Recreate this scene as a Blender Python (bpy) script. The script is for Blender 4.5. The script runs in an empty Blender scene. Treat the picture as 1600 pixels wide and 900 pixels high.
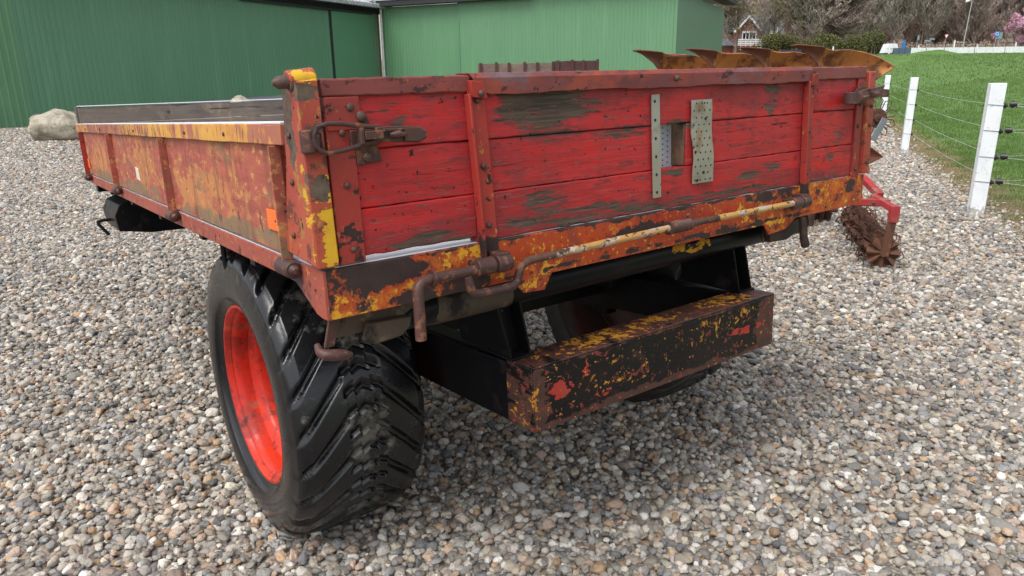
import bpy, math, random
import numpy as np
from mathutils import Matrix, Vector, Euler
R = math.radians
sc = bpy.context.scene
COL = sc.collection
random.seed(7)
rng = np.random.default_rng(11)

# ------------------------------------------------------------------ camera, sky, sun, exposure
CAM_H = 1.55
cam = bpy.data.cameras.new('camera')
cam_o = bpy.data.objects.new('camera', cam)
COL.objects.link(cam_o)
cam.sensor_width = 36
cam.lens = 1121.9 / 1600 * 36
cam.clip_start = 0.05
cam.clip_end = 3000
Cm = Matrix(((0.999928, 0.0, 0.011974), (-0.003425, 0.958216, 0.286024), (-0.011473, -0.286044, 0.958148)))
B = Matrix(((1, 0, 0), (0, 0, -1), (0, 1, 0)))           # blender camera axes from right / forward / up
cam_o.matrix_world = Matrix.Translation((0, 0, CAM_H)) @ (Cm @ B).to_4x4()
sc.camera = cam_o

w = bpy.data.worlds.new('World')
sc.world = w
w.use_nodes = True
wt = w.node_tree
bg = wt.nodes['Background']
sky = wt.nodes.new('ShaderNodeTexSky')
sky.sky_type = 'NISHITA'
sky.sun_disc = False
SUN_EL, SUN_ROT = R(60), R(-140)
sky.sun_elevation = SUN_EL
sky.sun_rotation = SUN_ROT
sky.dust_density = 3.0
hs = wt.nodes.new('ShaderNodeHueSaturation')
hs.inputs['Saturation'].default_value = 0.28
wt.links.new(sky.outputs['Color'], hs.inputs['Color'])
wt.links.new(hs.outputs['Color'], bg.inputs['Color'])
bg.inputs['Strength'].default_value = 0.15

sl = bpy.data.lights.new('sun', 'SUN')
sl.energy = 1.2
sl.angle = R(35)
sl.color = (1.0, 0.965, 0.92)
so = bpy.data.objects.new('sun', sl)
COL.objects.link(so)
sd = Vector((math.sin(SUN_ROT) * math.cos(SUN_EL), math.cos(SUN_ROT) * math.cos(SUN_EL), math.sin(SUN_EL)))
so.rotation_euler = sd.to_track_quat('Z', 'Y').to_euler()
sc.view_settings.view_transform = 'Standard'
sc.view_settings.look = 'None'
sc.view_settings.gamma = 1
sc.view_settings.exposure = 0.82
sc.render.engine = 'CYCLES'
sc.cycles.max_bounces = 6

# ------------------------------------------------------------------ helpers
def tag(o, label=None, cat=None, group=None, kind=None):
    if label: o['label'] = label
    if cat: o['category'] = cat
    if group: o['group'] = group
    if kind: o['kind'] = kind
    return o

def empty(name, loc=(0, 0, 0), rz=0.0):
    o = bpy.data.objects.new(name, None)
    o.location = loc
    o.rotation_euler = (0, 0, rz)
    o.empty_display_size = 0.2
    COL.objects.link(o)
    return o

def copy_tree(o, parent=None):
    c = o.copy()
    COL.objects.link(c)
    c.parent = parent
    for ch in list(o.children):
        copy_tree(ch, c)
    return c

class MB:
    def __init__(s):
        s.v = []; s.f = []; s.mi = []; s.m = 0
    def add(s, vs, fs):
        b = len(s.v)
        s.v += [tuple(p) for p in vs]
        s.f += [tuple(b + i for i in f) for f in fs]
        s.mi += [s.m] * len(fs)
        return s
    def box(s, x0, x1, y0, y1, z0, z1, rot=None, piv=None):
        vs = [(x0, y0, z0), (x1, y0, z0), (x1, y1, z0), (x0, y1, z0), (x0, y0, z1), (x1, y0, z1), (x1, y1, z1), (x0, y1, z1)]
        if rot is not None:
            p = Vector(piv if piv else ((x0 + x1) / 2, (y0 + y1) / 2, (z0 + z1) / 2))
            m = Euler(rot).to_matrix()
            vs = [tuple(m @ (Vector(q) - p) + p) for q in vs]
        return s.add(vs, [(0, 3, 2, 1), (4, 5, 6, 7), (0, 1, 5, 4), (1, 2, 6, 5), (2, 3, 7, 6), (3, 0, 4, 7)])
    def hexa(s, a, b):
        """two quads (4 points each), a below b"""
        return s.add(list(a) + list(b), [(0, 3, 2, 1), (4, 5, 6, 7), (0, 1, 5, 4), (1, 2, 6, 5), (2, 3, 7, 6), (3, 0, 4, 7)])
    def prism(s, poly, ax, d0, d1):
        """poly: 2D points; ax: extrusion axis"""
        def P(a, b, d):
            return {0: (d, a, b), 1: (a, d, b), 2: (a, b, d)}[ax]
        n = len(poly)
        vs = [P(a, b, d0) for a, b in poly] + [P(a, b, d1) for a, b in poly]
        fs = [tuple(range(n - 1, -1, -1)), tuple(range(n, 2 * n))] + [(i, (i + 1) % n, n + (i + 1) % n, n + i) for i in range(n)]
        return s.add(vs, fs)
    def tube(s, pts, r, seg=12, cap=True):
        pts = [Vector(p) for p in pts]
        n = len(pts)
        rr = r if isinstance(r, (list, tuple)) else [r] * n
        vs = []; fs = []
        up = None
        for i, p in enumerate(pts):
            t = (pts[min(i + 1, n - 1)] - pts[max(i - 1, 0)]).normalized()
            if up is None:
                up = Vector((0, 0, 1)) if abs(t.z) < .9 else Vector((1, 0, 0))
            a = (up - t * up.dot(t)).normalized()
            b = t.cross(a)
            up = a
            for k in range(seg):
                an = 2 * math.pi * k / seg
                vs.append(p + (a * math.cos(an) + b * math.sin(an)) * rr[i])
        for i in range(n - 1):
            for k in range(seg):
                k2 = (k + 1) % seg
                fs.append((i * seg + k, i * seg + k2, (i + 1) * seg + k2, (i + 1) * seg + k))
        if cap:
            fs.append(tuple(range(seg - 1, -1, -1)))
            fs.append(tuple((n - 1) * seg + k for k in range(seg)))
        return s.add(vs, fs)
    def cyl(s, p, q, r, seg=16):
        return s.tube([p, q], r, seg)
    def dome(s, p, d, r, h, seg=10):
        """bolt head / rounded knob at p pointing along d"""
        p = Vector(p); d = Vector(d).normalized()
        k = s.m; s.m = max(k, 1)
        if r < .02: r *= .78; h *= .75
        s.tube([p, p + d * h * .45, p + d * h * .8, p + d * h], [r, r * .95, r * .7, r * .25], seg)
        s.m = k
        return s
    def lathe(s, prof, c, seg=48, close=False):
        """prof: (x, r); axis = X through c"""
        vs = []; fs = []
        n = len(prof)
        for k in range(seg):
            a = 2 * math.pi * k / seg
            for x, r in prof:
                vs.append((c[0] + x, c[1] + r * math.cos(a), c[2] + r * math.sin(a)))
        for k in range(seg):
            k2 = (k + 1) % seg
            for i in range(n - 1 if not close else n):
                j = (i + 1) % n
                fs.append((k * n + i, k * n + j, k2 * n + j, k2 * n + i))
        return s.add(vs, fs)
    def plank(s, x0, x1, y0, y1, z0, z1, n=24, j=.0015, ax=0, seed=0, low=0.0):
        """a board running along axis ax with slightly uneven edges"""
        rr = random.Random(seed)
        vs = []; fs = []
        L0, L1 = ((x0, x1), (y0, y1))[ax]
        for i in range(n + 1):
            t = L0 + (L1 - L0) * i / n
            e = [rr.uniform(-j, j) for _ in range(8)]
            dn = low * max(0.0, rr.random() - .55)
            if ax == 0:
                q = [(t, y0 + e[0], z0 + e[1] + dn), (t, y1, z0 + e[3] + dn), (t, y1, z1 + e[5]), (t, y0 + e[6], z1 + e[7])]
            else:
                q = [(x0 + e[0], t, z0 + e[1] + dn), (x1, t, z0 + e[3] + dn), (x1, t, z1 + e[5]), (x0 + e[6], t, z1 + e[7])]
            vs += q
        for i in range(n):
            for k in range(4):
                k2 = (k + 1) % 4
                fs.append((i * 4 + k, i * 4 + k2, i * 4 + 4 + k2, i * 4 + 4 + k))
        fs.append((3, 2, 1, 0)); fs.append(tuple(n * 4 + k for k in range(4)))
        return s.add(vs, fs)
    def build(s, name, mats, parent=None, bevel=0.0, smooth=35, seg=2):
        me = bpy.data.meshes.new(name)
        me.from_pydata(s.v, [], s.f)
        if not isinstance(mats, (list, tuple)): mats = [mats]
        mats = list(mats)
        if max(s.mi) >= len(mats): mats.append(M['bolt'])
        for m in mats: me.materials.append(m)
        if len(mats) > 1:
            me.polygons.foreach_set('material_index', s.mi)
        import bmesh
        bm = bmesh.new(); bm.from_mesh(me)
        bmesh.ops.recalc_face_normals(bm, faces=bm.faces)
        ang = math.radians(smooth)
        for e in bm.edges:
            e.smooth = len(e.link_faces) == 2 and e.calc_face_angle(3.0) < ang
        for f in bm.faces: f.smooth = True
        bm.to_mesh(me); bm.free()
        o = bpy.data.objects.new(name, me)
        COL.objects.link(o)
        if parent is not None: o.parent = parent
        if bevel:
            md = o.modifiers.new('bevel', 'BEVEL')
            md.width = bevel; md.segments = seg; md.limit_method = 'ANGLE'; md.angle_limit = R(40)
        return o

def raw_mesh(name, V, F, mat, parent=None, smooth=False, colors=None):
    """V (n,3) float array, F (m,k) int array"""
    me = bpy.data.meshes.new(name)
    V = np.asarray(V, np.float32); F = np.asarray(F, np.int32)
    me.vertices.add(len(V)); me.vertices.foreach_set('co', V.ravel())
    k = F.shape[1]
    me.loops.add(F.size); me.loops.foreach_set('vertex_index', F.ravel())
    me.polygons.add(len(F))
    me.polygons.foreach_set('loop_start', np.arange(0, F.size, k, dtype=np.int32))
    me.polygons.foreach_set('loop_total', np.full(len(F), k, np.int32))
    me.polygons.foreach_set('use_smooth', np.full(len(F), smooth))
    if colors is not None:
        a = me.attributes.new('tint', 'FLOAT', 'POINT')
        a.data.foreach_set('value', np.asarray(colors, np.float32))
    me.update(calc_edges=True); me.validate()
    me.materials.append(mat)
    o = bpy.data.objects.new(name, me)
    COL.objects.link(o)
    if parent is not None: o.parent = parent
    return o

# ------------------------------------------------------------------ materials
class NT:
    def __init__(s, name):
        s.mat = bpy.data.materials.new(name)
        s.mat.use_nodes = True
        s.t = s.mat.node_tree
        s.b = s.t.nodes['Principled BSDF']
        s.tc = s.t.nodes.new('ShaderNodeTexCoord')
        s.co = s.tc.outputs['Object']
        s.warp = (.12, .05, .05)
    def n(s, k, **kw):
        x = s.t.nodes.new(k)
        for a, b in kw.items(): setattr(x, a, b)
        return x
    def l(s, a, b): s.t.links.new(a, b)
    def put(s, sock, v):
        if isinstance(v, bpy.types.NodeSocket): s.l(v, sock)
        elif isinstance(v, (tuple, list)) and len(v) == 3 and sock.type == 'RGBA': sock.default_value = (*v, 1)
        else: sock.default_value = v
    def math(s, op, a, b=0.0, c=None, clamp=False):
        x = s.n('ShaderNodeMath', operation=op, use_clamp=clamp)
        s.put(x.inputs[0], a); s.put(x.inputs[1], b)
        if c is not None: s.put(x.inputs[2], c)
        return x.outputs[0]
    def mix(s, f, a, b):
        x = s.n('ShaderNodeMix', data_type='RGBA')
        s.put(x.inputs[0], f); s.put(x.inputs[6], a); s.put(x.inputs[7], b)
        return x.outputs[2]
    def mixf(s, f, a, b):
        x = s.n('ShaderNodeMix', data_type='FLOAT')
        s.put(x.inputs[0], f); s.put(x.inputs[2], a); s.put(x.inputs[3], b)
        return x.outputs[0]
    def scl(s, st, loc=(0, 0, 0)):
        x = s.n('ShaderNodeMapping')
        s.l(s.co, x.inputs[0]); x.inputs['Scale'].default_value = st; x.inputs['Location'].default_value = loc
        return x.outputs[0]
    def noise(s, scale, st=(1, 1, 1), detail=6, rough=.6, loc=(0, 0, 0), dist=0.0):
        x = s.n('ShaderNodeTexNoise')
        s.l(s.scl(st, loc), x.inputs['Vector'])
        x.inputs['Scale'].default_value = scale; x.inputs['Detail'].default_value = detail
        x.inputs['Roughness'].default_value = rough; x.inputs['Distortion'].default_value = dist
        return x.outputs['Fac']
    def step(s, v, a, b, lo=0.0, hi=1.0):
        x = s.n('ShaderNodeMapRange', interpolation_type='SMOOTHSTEP')
        s.put(x.inputs[0], v); x.inputs[1].default_value = a; x.inputs[2].default_value = b
        x.inputs[3].default_value = lo; x.inputs[4].default_value = hi
        return x.outputs[0]
    def spots(s, lst):
        out = None
        x = s.n('ShaderNodeTexNoise'); s.l(s.scl((.7, .7, 1.6)), x.inputs['Vector'])
        x.inputs['Scale'].default_value = 16; x.inputs['Detail'].default_value = 5; x.inputs['Roughness'].default_value = .65
        o1 = s.n('ShaderNodeVectorMath', operation='SUBTRACT'); s.l(x.outputs['Color'], o1.inputs[0]); o1.inputs[1].default_value = (.5, .5, .5)
        o2 = s.n('ShaderNodeVectorMath', operation='MULTIPLY'); s.l(o1.outputs[0], o2.inputs[0]); o2.inputs[1].default_value = s.warp
        o3 = s.n('ShaderNodeVectorMath', operation='ADD'); s.l(o2.outputs[0], o3.inputs[0]); s.l(s.co, o3.inputs[1])
        for c, r, *wg in lst:
            a = s.n('ShaderNodeVectorMath', operation='SUBTRACT'); s.l(o3.outputs[0], a.inputs[0]); a.inputs[1].default_value = c
            d = s.n('ShaderNodeVectorMath', operation='DIVIDE'); s.l(a.outputs[0], d.inputs[0]); d.inputs[1].default_value = r
            le = s.n('ShaderNodeVectorMath', operation='LENGTH'); s.l(d.outputs[0], le.inputs[0])
            v = s.math('SUBTRACT', 1.0, le.outputs['Value'], clamp=True)
            v = s.math('MINIMUM', v, .45)
            if wg: v = s.math('MULTIPLY', v, wg[0])
            out = v if out is None else s.math('MAXIMUM', out, v)
        return out
    def bump(s, h, strength=.3, dist=.003):
        x = s.n('ShaderNodeBump'); x.inputs['Strength'].default_value = strength; x.inputs['Distance'].default_value = dist
        s.put(x.inputs['Height'], h); s.l(x.outputs[0], s.b.inputs['Normal'])
    def fin(s, col, rough=.6, metal=0.0, spec=.5):
        s.put(s.b.inputs['Base Color'], col); s.put(s.b.inputs['Roughness'], rough)
        s.put(s.b.inputs['Metallic'], metal); s.put(s.b.inputs['Specular IOR Level'], spec)
        return s.mat

def worn(name, base, base2, layers, rough=.5, nscale=3, bumpy=.35, grain=None, seed=0.0, spec=.3):
    """paint with chipped layers. layer: dict(c, c2, s, st, t, w, spots, gain, r, d)"""
    m = NT(name)
    lo = (seed, seed * .7, seed * .3)
    col = m.mix(m.step(m.noise(nscale, detail=5, loc=lo), .35, .65), base, base2)
    fine = m.noise(90, detail=3)
    rg = m.math('ADD', rough, m.math('MULTIPLY', m.math('SUBTRACT', m.noise(14), .5), .25))
    h = m.math('MULTIPLY', fine, .12)
    if grain:
        g = m.noise(grain[0], st=grain[1], detail=5, rough=.65, loc=lo)
        col = m.mix(m.step(g, .38, .72, 0, .45), col, tuple(c * .45 for c in base))
        h = m.math('ADD', h, m.math('MULTIPLY', g, .8))
    for i, L in enumerate(layers):
        v = m.noise(L.get('s', 8), st=L.get('st', (1, 1, 1)), detail=L.get('d', 9), rough=L.get('nr', .68), loc=(seed + i * 3.7, i * 1.3, seed), dist=L.get('dist', 0.0))
        if L.get('spots'):
            v = m.math('ADD', v, m.math('MULTIPLY', m.spots(L['spots']), L.get('gain', .8)))
        t, ww = L['t'], L.get('w', .015)
        k = m.step(v, t - ww, t + ww, 0, L.get('a', 1.0))
        if L.get('halo'):
            col = m.mix(m.step(v, t - ww - .055, t - ww + .01, 0, L.get('ha', .7)), col, L['halo'])
        c2 = m.mix(m.step(m.noise(L.get('cs', 22), st=L.get('cst', (1, 1, 1)), detail=6, rough=.7, loc=(i, seed, 0)), .3, .7), L['c'], L.get('c2', tuple(q * .55 for q in L['c'])))
        col = m.mix(k, col, c2)
        rg = m.mixf(k, rg, L.get('r', .8))
        h = m.math('SUBTRACT', h, m.math('MULTIPLY', k, L.get('depth', .35)))
    m.bump(h, bumpy, .0025)
    return m.fin(col, rg, 0.0, spec)

def simple(name, c, rough=.6, metal=0.0, c2=None, s=6, bump=0.0, bs=40, st=(1, 1, 1), spec=.5):
    m = NT(name)
    c2 = c2 or tuple(q * .7 for q in c)
    col = m.mix(m.step(m.noise(s, st=st, detail=7), .3, .7), c, c2)
    if bump: m.bump(m.noise(bs, st=st, detail=5), bump, .003)
    return m.fin(col, m.math('ADD', rough - .08, m.math('MULTIPLY', m.noise(s * 3), .16)), metal, spec)

BROWN = (.045, .026, .023)
DRK = (.03, .018, .016)
YEL = (.56, .29, .025)
ORG = (.42, .085, .015)
WOODC = (.125, .09, .065)
WOODD = (.035, .027, .022)

M = {}
M['tail'] = worn('red_painted_boards', (.47, .026, .028), (.38, .024, .028), [
    dict(c=(.52, .012, .010), c2=(.46, .012, .012), s=5, t=.58, w=.06, r=.4, depth=0, st=(.6, 1, 1.6)),
    dict(c=(.20, .022, .026), c2=(.14, .025, .028), s=7, t=.56, w=.06, r=.6, depth=0, a=.6, st=(.5, 1, 1.3), gain=.3, spots=[((1.1, 0, .13), (1.3, .5, .05)), ((1.5, 0, .43), (.3, .5, .06))]),
    dict(c=(.14, .028, .028), c2=(.2, .03, .03), s=30, st=(.35, 1, 1.6), t=.585, w=.02, r=.7, depth=.1, a=.8),
    dict(c=(.15, .04, .035), c2=(.12, .035, .03), s=9, st=(2.2, 1, .22), t=.58, w=.07, depth=0, a=.30),
    dict(halo=(.16, .035, .033), c=WOODC, c2=WOODD, s=15, st=(.38, 1, 3.0), t=.73, w=.030, r=.85, cs=60, cst=(.08, 1, 2.0), gain=.50, nr=.75, spots=[
        ((.62, 0, .435), (.21, .5, .075), 1.45), ((.74, 0, .425), (.20, .5, .03)), ((.62, 0, .36), (.16, .5, .022)), ((1.59, 0, .445), (.06, .5, .04), 1.3), ((1.59, 0, .40), (.045, .5, .05), 1.2),
        ((.62, 0, .19), (.11, .5, .05), 1.15), ((.28, 0, .13), (.16, .5, .04), 1.15), ((.2, 0, .14), (.05, .5, .02)), ((.75, 0, .14), (.45, .5, .035)), ((1.25, 0, .125), (.7, .5, .03)),
        ((1.60, 0, .19), (.10, .5, .03), .9), ((1.97, 0, .21), (.05, .5, .04), .9), ((1.95, 0, .125), (.16, .5, .025)), ((.9, 0, .355), (.3, .5, .02)), ((1.5, 0, .17), (.12, .5, .04)), ((2.0, 0, .27), (.05, .5, .04)), ((.22, 0, .42), (.04, .5, .014)), ((.2, 0, .45), (.03, .5, .012)), ((1.15, 0, .36), (.1, .5, .02), 1.2), ((1.12, 0, .22), (.07, .5, .02), 1.2)]),
    dict(c=(.16, .05, .045), c2=(.25, .10, .08), s=60, st=(.3, 1, 2.2), t=.60, w=.02, r=.8, d=5, a=.7),
    dict(c=DRK, s=44, st=(.8, 1, 1.0), t=.645, w=.012, r=.8, d=5),
    dict(c=(.03, .02, .016), s=30, st=(1.6, 1, .4), t=.69, w=.01, r=.8, d=4),
    dict(c=(.02, .014, .012), s=22, st=(.10, 1, 4), t=.665, w=.01, r=.8, depth=.9, d=6)],
    rough=.42, nscale=4, grain=(16, (.3, 1, 5)), bumpy=.6, seed=1.3)
M['rail'] = worn('dull_red_rail', (.20, .050, .044), (.135, .036, .038), [
    dict(c=(.28, .065, .04), c2=(.24, .05, .035), s=7, t=.55, w=.05, depth=0, st=(.6, 1, 1)),
    dict(c=(.15, .10, .115), c2=(.1, .07, .08), s=6, t=.60, w=.06, depth=0, r=.35, st=(.5, 1, 1)),
    dict(c=(.08, .03, .03), s=26, t=.60, w=.03, st=(.5, 1, 1)),
    dict(c=DRK, s=30, t=.64, w=.015), dict(c=(.32, .14, .07), s=40, t=.66, w=.015)], rough=.42, grain=(10, (.3, 1, 4)), seed=2.1)
M['frame'] = worn('orange_red_flaking_steel', (.38, .055, .016), (.30, .034, .018), [
    dict(c=(.30, .016, .018), s=5, t=.58, w=.03, depth=0),
    dict(c=(.50, .13, .015), c2=(.45, .09, .015), s=30, t=.60, w=.03, depth=.05, gain=.2, spots=[((.25, 0, .03), (.4, .5, .1)), ((1.9, 0, .05), (.5, .5, .2))]),
    dict(c=(.16, .035, .02), c2=(.10, .03, .02), s=10, st=(1.6, 1, .5), t=.56, w=.06, depth=0, a=.55),
    dict(halo=(.22, .06, .02), ha=.5, c=YEL, c2=(.60, .26, .015), s=28, st=(.9, 1, 1.1), t=.645, w=.014, r=.6, depth=.25, gain=.22, d=9, nr=.72, spots=[((.60, 0, .0), (.14, .5, .09)), ((.06, 0, .03), (.10, .5, .09)), ((.35, 0, .03), (.2, .5, .04)), ((1.50, 0, .05), (.14, .5, .08)), ((1.64, 0, -.0), (.08, .5, .04), 1.3), ((2.0, 0, .04), (.2, .5, .05), .8), ((.36, 0, .09), (.10, .5, .04), 1.5), ((.20, 0, .02), (.1, .5, .03)), ((1.9, 0, .1), (.2, .5, .03))]),
    dict(c=(.66, .38, .02), c2=(.45, .2, .03), s=75, t=.63, w=.015, depth=.1, r=.6, d=4),
    dict(halo=(.17, .035, .02), c=BROWN, c2=DRK, s=17, t=.635, w=.014, gain=.45, r=.65, d=9, spots=[((.13, 0, .085), (.16, .5, .05), 1.3), ((.30, 0, .015), (.16, .5, .03)), ((.0, 0, .05), (.025, .5, .15)), ((1.0, 0, .065), (.2, .3, .025)), ((.52, 0, -.02), (.02, .5, .03)), ((1.6, 0, .1), (.2, .5, .03)), ((.95, 0, .112), (1.2, .5, .008)), ((1.15, 0, .01), (.9, .5, .010), .8), ((2.1, 0, .08), (.06, .5, .03))]),
    dict(c=DRK, s=48, t=.64, w=.012)], rough=.36, seed=4.4)
M['rust_steel'] = worn('rust_brown_steel', (.048, .027, .026), (.085, .038, .030), [
    dict(c=(.20, .09, .05), c2=(.13, .05, .035), s=30, t=.57, w=.03, depth=-.1),
    dict(c=(.18, .15, .14), s=60, t=.66, w=.02, depth=0),
    dict(c=(.03, .02, .02), s=14, t=.62, w=.04, depth=.1)], rough=.45, seed=7.7)
M['rusty_dk'] = worn('dark_rusty_lever', (.022, .014, .012), (.04, .022, .018), [dict(c=(.09, .04, .025), s=16, t=.6, w=.04)], rough=.6, seed=71)
M['rod'] = worn('rod_with_yellow_paint', (.5, .28, .04), (.36, .2, .08), [
    dict(c=(.45, .40, .34), c2=(.3, .22, .16), s=40, st=(.5, 1, 1), t=.52, w=.03, depth=0),
    dict(c=(.1, .05, .035), s=45, t=.57, w=.015, spots=[((.5, -.05, .05), (.14, .2, .2)), ((1.18, -.05, .07), (.1, .2, .2))], gain=.5)], rough=.45, seed=8.1)
M['post'] = worn('post_red_yellow_brown', (.38, .075, .04), (.32, .05, .035), [
    dict(c=(.45, .20, .06), s=24, t=.56, w=.02, depth=.05, st=(1, 1, .6), d=7),
    dict(c=(.13, .05, .035), s=20, t=.585, w=.03, depth=.1, a=.85, d=8),
    dict(halo=(.20, .06, .025), c=YEL, c2=(.62, .36, .02), s=22, t=.66, w=.012, r=.45, gain=.5, d=7, spots=[((.022, -.02, .20), (.022, .03, .12), 1.2), ((.02, -.02, .27), (.02, .03, .06)), ((.0, -.02, .515), (.03, .05, .016), 1.2), ((-.01, .0, .25), (.012, .03, .14), .8)]),
    dict(c=(.14, .10, .07), c2=BROWN, s=18, t=.64, w=.015, gain=.6, spots=[((0, .06, .46), (.2, .05, .10)), ((-.01, -.02, .485), (.05, .03, .02)), ((0, .05, .40), (.2, .03, .1)), ((.0, -.02, .30), (.03, .03, .04), .9), ((.01, -.02, .40), (.03, .03, .03), .8)]),
    dict(c=DRK, s=36, t=.64, w=.012)], rough=.4, seed=3.2)
M['strap'] = worn('strap_red_rusty', (.34, .036, .028), (.22, .034, .028), [
    dict(c=(.5, .24, .05), s=34, st=(1, 1, .8), t=.63, w=.012, depth=.1, d=6),
    dict(c=BROWN, s=18, t=.62, w=.02, gain=.4, spots=[((.43, 0, .08), (.2, .5, .06)), ((1.8, 0, .08), (.2, .5, .06)), ((.07, 0, .14), (.04, .5, .12), .7)]),
    dict(c=DRK, s=34, t=.64, w=.012)], rough=.42, seed=5.5)
M['side'] = worn('faded_brick_red_side', (.40, .105, .066), (.33, .074, .055), [
    dict(c=(.44, .19, .065), c2=(.42, .16, .07), s=10, st=(1, .6, 1.3), t=.575, w=.05, depth=0, gain=.3, d=10, spots=[((0, .9, .2), (.5, .5, .12)), ((0, 3.2, .22), (.5, .5, .12)), ((0, 1.9, .25), (.5, .3, .12))]),
    dict(c=(.55, .29, .09), c2=(.44, .18, .08), s=36, st=(1, .6, 1.2), t=.59, w=.02, depth=.05, d=6),
    dict(c=(.17, .125, .075), c2=(.26, .15, .08), s=9, st=(1, .5, 1.8), t=.62, w=.06, depth=.1, r=.8, gain=.38, d=10, spots=[((0, .7, .125), (.5, 1.0, .06)), ((0, 2.0, .14), (.5, .8, .05)), ((0, 3.2, .13), (.5, .7, .05))]),
    dict(c=(.15, .055, .04), c2=(.12, .06, .04), s=9, st=(1, 2.0, .25), t=.56, w=.07, depth=0, a=.55),
    dict(c=(.12, .05, .04), s=30, st=(1, 1.2, .35), t=.645, w=.015, d=5),
    dict(c=DRK, s=45, t=.66, w=.012, d=4)], rough=.55, grain=(9, (1, .35, 4)), bumpy=.4, seed=6.2)
M['side_rail'] = worn('side_rail_ochre_red', (.34, .11, .07), (.38, .15, .08), [
    dict(c=(.58, .32, .07), c2=(.5, .23, .06), s=9, st=(1, 1.0, .6), t=.56, w=.03, depth=.05, gain=.25, d=10, spots=[((0, 1.5, .4), (.5, .7, .2)), ((0, .55, .4), (.5, .3, .2))]),
    dict(c=(.10, .05, .035), s=40, st=(1, 1.6, .3), t=.63, w=.015, gain=.2, spots=[((0, 2.6, .4), (.5, 1.6, .2))])], rough=.5, seed=9.3)
M['low_rail'] = worn('low_rail_dusty_red', (.31, .070, .045), (.25, .058, .046), [
    dict(c=(.42, .17, .07), c2=(.4, .12, .05), s=34, t=.60, w=.02, d=6), dict(c=(.5, .28, .06), s=50, t=.645, w=.012, d=5), dict(c=(.12, .04, .03), s=16, t=.61, w=.03, a=.8, st=(1, .8, .8)), dict(c=DRK, s=36, st=(1, .8, .8), t=.64, w=.015),
    dict(c=(.11, .07, .08), s=5, t=.6, w=.05, depth=0)], rough=.5, seed=10.3)
M['bumper'] = worn('black_gloss_chipped', (.005, .005, .006), (.010, .008, .008), [
    dict(c=(.085, .036, .028), c2=(.05, .025, .02), s=5, t=.62, w=.05, depth=.05, r=.5, gain=.5, d=10, spots=[((.575, 0, -.35), (.04, .5, .2)), ((1.62, 0, -.36), (.08, .5, .16)), ((1.1, 0, -.45), (.8, .5, .03)), ((1.1, 0, -.258), (.8, .5, .012), .9)]),
    dict(c=(.11, .04, .03), c2=(.2, .03, .025), s=24, t=.605, w=.012, depth=.1, d=5, dist=.6),
    dict(c=(.36, .02, .02), c2=(.30, .05, .03), s=12, t=.68, w=.01, gain=.5, d=6, spots=[((.645, 0, -.345), (.045, .5, .04), 1.1), ((.82, 0, -.40), (.04, .5, .02)), ((1.5, 0, -.36), (.14, .5, .02)), ((.75, 0, -.31), (.012, .5, .05)), ((.70, 0, -.35), (.012, .5, .03))]),
    dict(halo=(.10, .035, .02), c=(.52, .26, .02), c2=(.30, .11, .02), s=34, st=(1.0, 1, 1.0), t=.680, w=.012, r=.5, gain=.20, d=5, dist=.7, spots=[((.95, .06, -.257), (.40, .09, .008), 1.9), ((1.45, .06, -.257), (.20, .09, .008), 1.9), ((.62, .06, -.257), (.07, .05, .008), 1.6), ((.9, 0, -.36), (.16, .5, .07)), ((1.35, 0, -.31), (.22, .5, .05)), ((.56, 0, -.38), (.012, .3, .12), 1.5), ((.56, .05, -.36), (.02, .05, .10), .6)]),
    dict(c=(.5, .26, .03), c2=(.25, .06, .03), s=60, t=.665, w=.01, d=3)], rough=.30, seed=11.6, bumpy=.3, spec=.25)
M['black'] = worn('black_chassis_paint', (.005, .005, .007), (.008, .0075, .008), [
    dict(c=(.028, .02, .016), s=6, t=.62, w=.06, depth=0, r=.7),
    dict(c=(.5, .26, .02), c2=(.3, .12, .02), s=11, t=.70, w=.012, gain=.4, spots=[((1.3, .08, -.04), (.16, .1, .030), 1.1)])], rough=.34, seed=12.2, spec=.14)
M['tongue'] = worn('muddy_brown_steel', (.085, .06, .042), (.05, .038, .03), [dict(c=(.2, .15, .1), s=20, t=.62, w=.03), dict(c=(.02, .016, .014), s=8, t=.56, w=.05)], rough=.6, seed=13)
M['galv'] = worn('dull_galvanised_plate', (.25, .24, .18), (.31, .31, .27), [dict(c=(.25, .19, .12), s=9, t=.6, w=.06, depth=0, gain=.4, spots=[((1.24, 0, .3), (.06, .5, .05))]), dict(c=(.05, .045, .04), s=30, t=.68, w=.02)], rough=.45, seed=14)
M['galv_new'] = simple('bright_zinc_plate', (.62, .66, .74), .35, .3)
M['hole'] = simple('dark_hole', (.012, .012, .012), .9)
M['old_wood'] = worn('weathered_dark_planks', (.17, .14, .115), (.10, .082, .07), [dict(c=(.24, .19, .14), s=5, t=.6, w=.06, depth=0), dict(c=(.03, .022, .02), s=10, st=(.2, 1, 3), t=.6, w=.03)], rough=.7, grain=(12, (.3, .3, 5)), bumpy=.6, seed=15)
M['brown_wood'] = simple('raw_brown_wood', (.15, .09, .05), .9, c2=(.07, .045, .03), s=40, bump=.5, bs=70)
M['deck'] = simple('deck_sky_sheen', (.76, .78, .82), .35, c2=(.68, .70, .74), s=5)  # near-white tone paints the sky's reflection into the floor sheet
M['orange'] = simple('orange_reflector', (.85, .16, .01), .35, c2=(.8, .13, .01), s=40)
M['sticker'] = simple('cream_paper_remnant', (.7, .62, .48), .7)
M['bolt'] = simple('dark_bolt', (.045, .028, .023), .6, c2=(.10, .045, .03), s=45, bump=.5, bs=120)

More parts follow.
